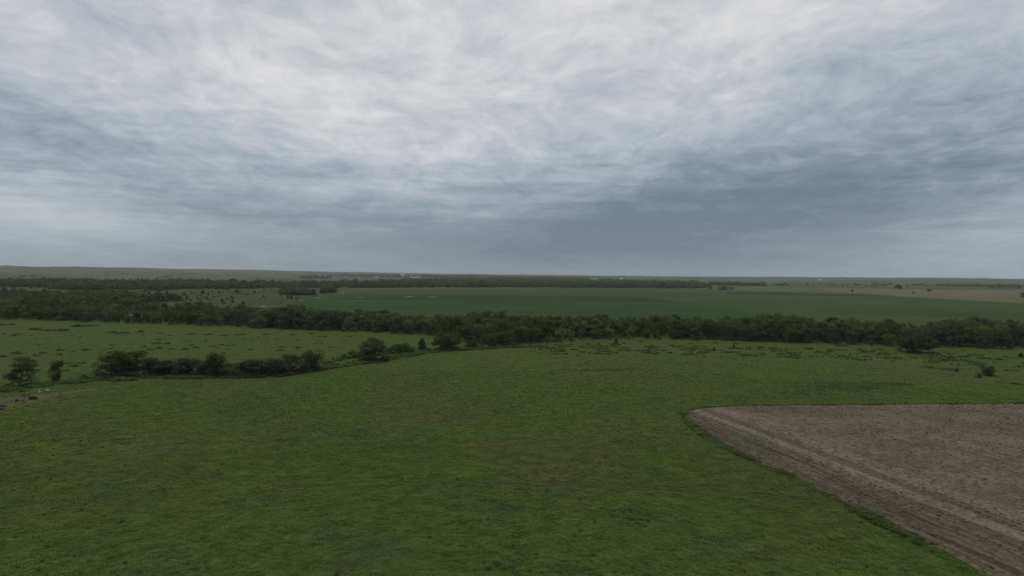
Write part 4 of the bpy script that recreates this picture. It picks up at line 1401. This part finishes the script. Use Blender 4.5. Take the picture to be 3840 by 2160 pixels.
tops = [utility_pole(226, 1203, 1162, 'lone utility pole at the creek edge, leftmost of the poles'),
        utility_pole(497, 1213, 1163, 'tall slim utility pole directly right of the transformer pole', arm=False),
        utility_pole(490, 1214, 1175, 'shorter utility pole carrying two grey transformers', transformers=2),
        utility_pole(532, 1213, 1178, 'utility pole with one grey transformer, rightmost of the poles', arm=True, transformers=1)]
cur = Vector(pt(-160, 1198)) + Vector((0, 0, 9.5))


def wire(a, b, sag, label):
    mb = MB()
    n = 14
    ps = [a.lerp(b, i / n) - Vector((0, 0, sag * 4 * (i / n) * (1 - i / n))) for i in range(n + 1)]
    for p, q in zip(ps[:-1], ps[1:]):
        mb.tube(p, q, 0.03, 0.03, 4, False)
    tag(mb.build('overhead_wire', M['wire']), label, 'wire')


wire(cur, tops[0] + Vector((0, 0, 0.2)), 0.8, 'sagging overhead wire running left from the lone utility pole')
wire(tops[0] + Vector((0, 0, 0.2)), tops[1] + Vector((0, 0, 0.2)), 1.2, 'long overhead wire between the lone pole and the tall slim pole')
wire(tops[1] + Vector((0, 0, 0.2)), tops[3] + Vector((0, 0, 0.2)), 0.3, 'short overhead wire from the tall slim pole to the rightmost pole')
ep = Vector(pt(760, 1221)) + Vector((0, 0, 8.5))
wire(tops[3] + Vector((0, 0, 0.2)), ep, 0.8, 'overhead wire running right from the rightmost pole into the trees')

# ------------------------------------------------------------------ old farm gear by the dirt path
M['rust'] = mat_plain('rusty_iron', (0.095, 0.055, 0.040), 0.9, 0.4, 3)
M['tyre'] = mat_plain('old_tyre', (0.022, 0.021, 0.020), 0.9)
M['grey_board'] = mat_plain('weathered_board', (0.115, 0.115, 0.115), 0.9, 0.3, 4)
M['white'] = mat_plain('white_paint', (0.36, 0.37, 0.34), 0.6, 0.1)


def wheel_mesh(r=0.42, w_=0.24):
    mb = MB()
    mb.lathe([(r * 0.55, -w_ / 2), (r * 0.92, -w_ / 2), (r, -w_ * 0.3), (r, w_ * 0.3), (r * 0.92, w_ / 2), (r * 0.55, w_ / 2), (r * 0.5, w_ * 0.1), (r * 0.12, w_ * 0.16)], 16)
    mb.v = [(x, z, y + r) for x, y, z in mb.v]
    return mesh('wheel', mb.v, mb.f, M['tyre'])


WHEEL = wheel_mesh()


def wheels(t, spots_):
    for x, y in spots_:
        o = obj('wheel', WHEEL, t)
        o.location = (x, y, 0)


x, y, z = pt(74, 1507)
t = tag(empty('wheel_axle', (x, y, z), 0.05), 'old axle with two black wheels lying on the dirt path', 'axle')
MB().tube((-0.9, 0, 0.42), (0.9, 0, 0.42), 0.08, 0.08, 8).box(-0.5, 0.5, -0.12, 0.12, 0.40, 0.56).build('axle_beam', M['rust'], t)
for s_ in (-1, 1):
    o = obj('wheel', WHEEL, t); o.location = (s_ * 0.95, 0, 0); o.rotation_euler = (0, 0, math.pi / 2 + 0.5 * s_)
x, y, z = pt(124, 1498)
t = tag(empty('farm_wagon', (x, y, z), 0.06), 'small rusty wagon chassis on the path edge right of the axle', 'wagon')
MB().box(-0.85, 0.85, -0.4, 0.4, 0.62, 0.80).box(0.85, 1.4, -0.06, 0.06, 0.60, 0.68).build('bed', M['rust'], t)
MB().box(-0.8, 0.8, -0.46, -0.4, 0.80, 1.02).box(-0.8, 0.8, 0.4, 0.46, 0.80, 1.02).build('side_rail', M['rust'], t)
wheels(t, [(-0.7, -0.58), (0.7, -0.58), (-0.7, 0.58), (0.7, 0.58)])
x, y, z = pt(97, 1488)
t = tag(empty('harrow', (x, y, z), 0.1), 'rusty red iron harrow frame in the weeds behind the path', 'harrow')
mb = MB()
for yy in (-0.5, 0, 0.5): mb.box(-1.3, 1.3, yy - 0.05, yy + 0.05, 0.5, 0.62)
mb.build('bar', M['rust'], t)
mb = MB()
for i in range(6):
    for yy in (-0.5, 0, 0.5): mb.tube((-1.2 + i * 0.48, yy, 0.5), (-1.2 + i * 0.48 + 0.06, yy, 0.0), 0.04, 0.02, 5)
mb.build('tine', M['rust'], t)
MB().box(-1.2, -1.05, -0.7, 0.7, 0.63, 0.9).box(1.05, 1.2, -0.7, 0.7, 0.63, 0.9).tube((-1.1, -0.2, 0.7), (0.2, -0.2, 1.15), 0.05, 0.05, 6).build('frame', M['rust'], t)
x, y, z = pt(2, 1536)
t = tag(empty('farm_trailer', (x, y, z), 0.04), 'dark box trailer with grey side cut by the left frame edge', 'trailer')
MB().box(-1.7, 1.15, -0.8, 0.8, 0.45, 0.55).build('floor_board', M['grey_board'], t)
MB().box(-1.7, 1.15, -0.86, -0.8, 0.42, 1.0).build('side_panel', M['grey_board'], t)
MB().box(-1.7, 1.15, 0.8, 0.86, 0.42, 1.25).build('side_panel', M['rust'], t)
mb = MB()
for a in range(10):
    a0, a1 = math.pi * a / 10, math.pi * (a + 1) / 10
    mb.tube((1.2 + 0.28 * math.sin(a0), -0.83, 0.75 - 0.55 * math.cos(a0)), (1.2 + 0.28 * math.sin(a1), -0.83, 0.75 - 0.55 * math.cos(a1)), 0.035, 0.035, 6)
mb.build('hoop', M['rust'], t)
wheels(t, [(-0.5, -1.0), (-0.5, 1.0)])
for px, py, lab in ((91, 1513, 'small dark iron scrap piece right of the axle'), (104, 1523, 'low dark iron scrap lying at the path edge'), (229, 1482, 'single dark scrap piece alone on the grass right of the path')):
    x, y, z = pt(px, py)
    t = tag(empty('scrap_iron', (x, y, z), px * 0.7), lab, 'scrap')
    MB().box(-0.6, 0.6, -0.1, 0.1, 0.0, 0.22).tube((-0.5, -0.3, 0.12), (0.45, 0.35, 0.34), 0.06, 0.05, 6).build('bar', M['rust'], t)
    MB().lathe([(0.1, 0), (0.26, 0.05), (0.28, 0.14), (0.12, 0.2)], 12, (0.25, 0.15, 0.05)).build('disc', M['tyre'], t)
x, y, z = pt(147, 1472)
t = tag(empty('barrel', (x, y, z)), 'white drum standing in the weeds below the leafless tree', 'barrel')
MB().lathe([(0.28, 0), (0.3, 0.03), (0.3, 0.3), (0.315, 0.32), (0.3, 0.34), (0.3, 0.62), (0.315, 0.64), (0.3, 0.66), (0.3, 0.88), (0.28, 0.9)], 16).build('shell', M['white'], t)
MB().lathe([(0.05, 0.9), (0.05, 0.94)], 8, (0.15, 0, 0)).build('bung', M['grey_metal'], t)
x, y, z = pt(178, 1467)
t = tag(empty('barrel', (x, y, z), 0.5), 'white drum lying on its side right of the standing drum', 'barrel')
mb = MB().lathe([(0.28, 0), (0.3, 0.03), (0.3, 0.3), (0.315, 0.32), (0.3, 0.34), (0.3, 0.62), (0.315, 0.64), (0.3, 0.66), (0.3, 0.88), (0.28, 0.9)], 16)
mb.v = [(z_ - 0.45, y_, x_ + 0.3) for x_, y_, z_ in mb.v]
mb.build('shell', M['white'], t)

# ------------------------------------------------------------------ the distant town
M['concrete'] = mat_plain('pale_concrete', (0.62, 0.60, 0.56), 0.85, 0.12, 0.05)
M['galv'] = mat_plain('galvanised', (0.60, 0.61, 0.61), 0.5, 0.1, 0.2)
M['roof_grey'] = mat_plain('grey_roof', (0.22, 0.22, 0.22), 0.8)
M['roof_white'] = mat_plain('white_roof', (0.66, 0.66, 0.64), 0.7)
M['wall_white'] = mat_plain('white_wall', (0.62, 0.60, 0.56), 0.8)
M['dark_wall'] = mat_plain('dark_tower_wall', (0.05, 0.055, 0.06), 0.8)


def on_plain(px, py):
    x, y, z = pt(px, py)
    return x, y, z, mpp(px, py)


x, y, z, s = on_plain(1510, 1038.5)
t = tag(empty('grain_elevator', (x, y, z)), 'tall pale concrete grain elevator rising over the distant town', 'grain elevator')
Ws, Hs = 11 * s, 13.5 * s
for i in range(4):
    r_ = Ws / 8
    MB().lathe([(r_, -2), (r_, Hs), (r_ * 0.9, Hs + 1)], 16, (-Ws / 2 + r_ * (2 * i + 1), 0, 0)).build('silo', M['concrete'], t)
    MB().lathe([(r_, -2), (r_, Hs), (r_ * 0.9, Hs + 1)], 16, (-Ws / 2 + r_ * (2 * i + 1), r_ * 2, 0)).build('silo', M['concrete'], t)
MB().box(-Ws * 0.32, Ws * 0.42, -Ws * 0.06, Ws * 0.24, Hs + 1, Hs * 1.28).build('headhouse', M['concrete'], t)
MB().box(Ws * 0.5, Ws * 0.66, -Ws * 0.08, Ws * 0.3, -2, Hs * 0.42).build('drive_shed', M['roof_grey'], t)
MB().box(-Ws * 0.72, -Ws * 0.5, -Ws * 0.06, Ws * 0.2, -2, Hs * 1.1).build('leg_tower', M['concrete'], t)

for i in range(7):
    px = 1538 + i * 5.9
    x, y, z, s = on_plain(px, 1041.5)
    r_, hh_ = (2.5 if i == 0 else 1.9) * s, (4.6 if i == 0 else 3.6) * s
    t = tag(empty('grain_bin', (x, y, z)), 'biggest round steel grain bin beside the elevator' if i == 0 else 'round steel grain bin in the row right of the elevator', 'grain bin',
            None if i == 0 else 'row of steel grain bins')
    MB().lathe([(r_, -2), (r_, hh_)], 20).build('wall', M['galv'], t)
    MB().lathe([(r_ * 1.04, hh_ + 0.01), (r_ * 0.2, hh_ + r_ * 0.5), (r_ * 0.12, hh_ + r_ * 0.62)], 20).build('roof', M['roof_white'], t)

x, y, z, s = on_plain(1297, 1037)
t = tag(empty('tower', (x, y, z)), 'dark slim tower standing above the town trees', 'tower')
MB().lathe([(1.35 * s, -2), (1.1 * s, 11 * s), (1.3 * s, 11.05 * s), (1.3 * s, 12.4 * s)], 14).build('shaft', M['dark_wall'], t)
MB().lathe([(1.5 * s, 12.45 * s), (0.3 * s, 13.6 * s)], 14).build('cap', M['dark_wall'], t)


def building(px, py, wp, hp, label, roof='roof_white', depth=None):
    x, y, z, s = on_plain(px, py)
    w_, h_ = wp * s, hp * s * 0.68
    d_ = depth or min(w_ * 0.8, 40)
    rh = hp * s * 0.32
    t = tag(empty('building', (x, y, z), random.Random(int(px)).uniform(-0.15, 0.15)), label, 'building')
    MB().box(-w_ / 2, w_ / 2, -d_ / 2, d_ / 2, -2, h_).build('wall', M['wall_white'], t)
    e = 0.5
    v = [(-w_ / 2 - e, -d_ / 2 - e, h_), (w_ / 2 + e, -d_ / 2 - e, h_), (w_ / 2 + e, d_ / 2 + e, h_), (-w_ / 2 - e, d_ / 2 + e, h_), (-w_ / 2 - e, 0, h_ + rh), (w_ / 2 + e, 0, h_ + rh)]
    v = [(a, b, c + 0.01) for a, b, c in v]
    MB().add(v, [(0, 1, 5, 4), (2, 3, 4, 5), (1, 2, 5), (3, 0, 4), (3, 2, 1, 0)]).build('roof', M[roof], t)
    MB().box(-w_ * 0.12, w_ * 0.12, -d_ / 2 - 0.15, -d_ / 2 - 0.01, -1, h_ * 0.75).build('door', M['roof_grey'], t)


BLD = [(620, 1017.5, 9, 3.2, 'white farm building with bright roof on the plain at upper left', 'roof_white'), (681, 1020, 12, 2.2, 'long pale farm shed right of the white farm building', 'roof_white'),
       (1200, 1034.5, 4, 2.4, 'small white house at the left end of the town', 'roof_white'), (1218, 1034.5, 4, 3, 'white house with pale roof second in the town', 'roof_white'),
       (1297, 1037.5, 6, 2.6, 'white building at the foot of the dark tower', 'roof_white'), (1340, 1040, 8, 2.2, 'low pale house right of the dark tower', 'roof_white'),
       (1410, 1040.5, 10, 2.2, 'pale shed between the dark tower and the elevator', 'roof_white'), (1418, 1040, 5, 3.4, 'taller white gable behind the pale shed', 'roof_white'),
       (1468, 1038, 8, 2.6, 'pale block just left of the grain elevator', 'roof_white'), (1580, 1046, 14, 3.0, 'white shed with sloping roof below the grain bins', 'roof_white'),
       (1596, 1046, 16, 2.4, 'long grey shed right of the white sloping shed', 'roof_grey'), (1680, 1046, 8, 2, 'small pale building at the right side of the town', 'roof_white'),
       (2128, 1048, 46, 3.4, 'long white sheds above the broad wood, left of the brightest one', 'roof_white'), (2105, 1046.5, 26, 3.0, 'white shed at the left end of the sheds above the broad wood', 'roof_white'),
       (2230, 1048.5, 32, 3.6, 'brightest long white shed above the broad wood', 'roof_white'), (2172, 1049, 22, 1.8, 'low pale shed between the white sheds', 'roof_white'),
       (2330, 1046, 12, 3.2, 'pale building right of the white sheds', 'roof_white'), (1970, 1037, 12, 2.4, 'hazy pale building near the horizon in the middle', 'roof_white'),
       (2015, 1037.5, 12, 2.0, 'second hazy pale building near the horizon', 'roof_white'), (2465, 1055.5, 14, 2.4, 'tan roofed shed at the conifer row', 'roof_white'),
       (3075, 1051, 12, 2, 'pale farm building far off at right', 'roof_white'), (3155, 1051.5, 6, 1.8, 'tiny pale farm building far off at right', 'roof_white')]
for b in BLD:
    building(*b)

# ------------------------------------------------------------------ haze
mh, kh = new_mat('thin_haze')
pv = kh.n('ShaderNodeVolumePrincipled', {'Color': (0.92, 0.95, 0.99, 1), 'Density': 2.9e-5, 'Anisotropy': 0.0})
kh.n('ShaderNodeOutputMaterial', {'Volume': pv.outputs[0]})
hz = MB().box(-19600, 19600, -19600, 19600, -3.0, 190.0).build('haze', mh)
tag(hz, 'thin grey blue haze in the air over the plain', kind='stuff')
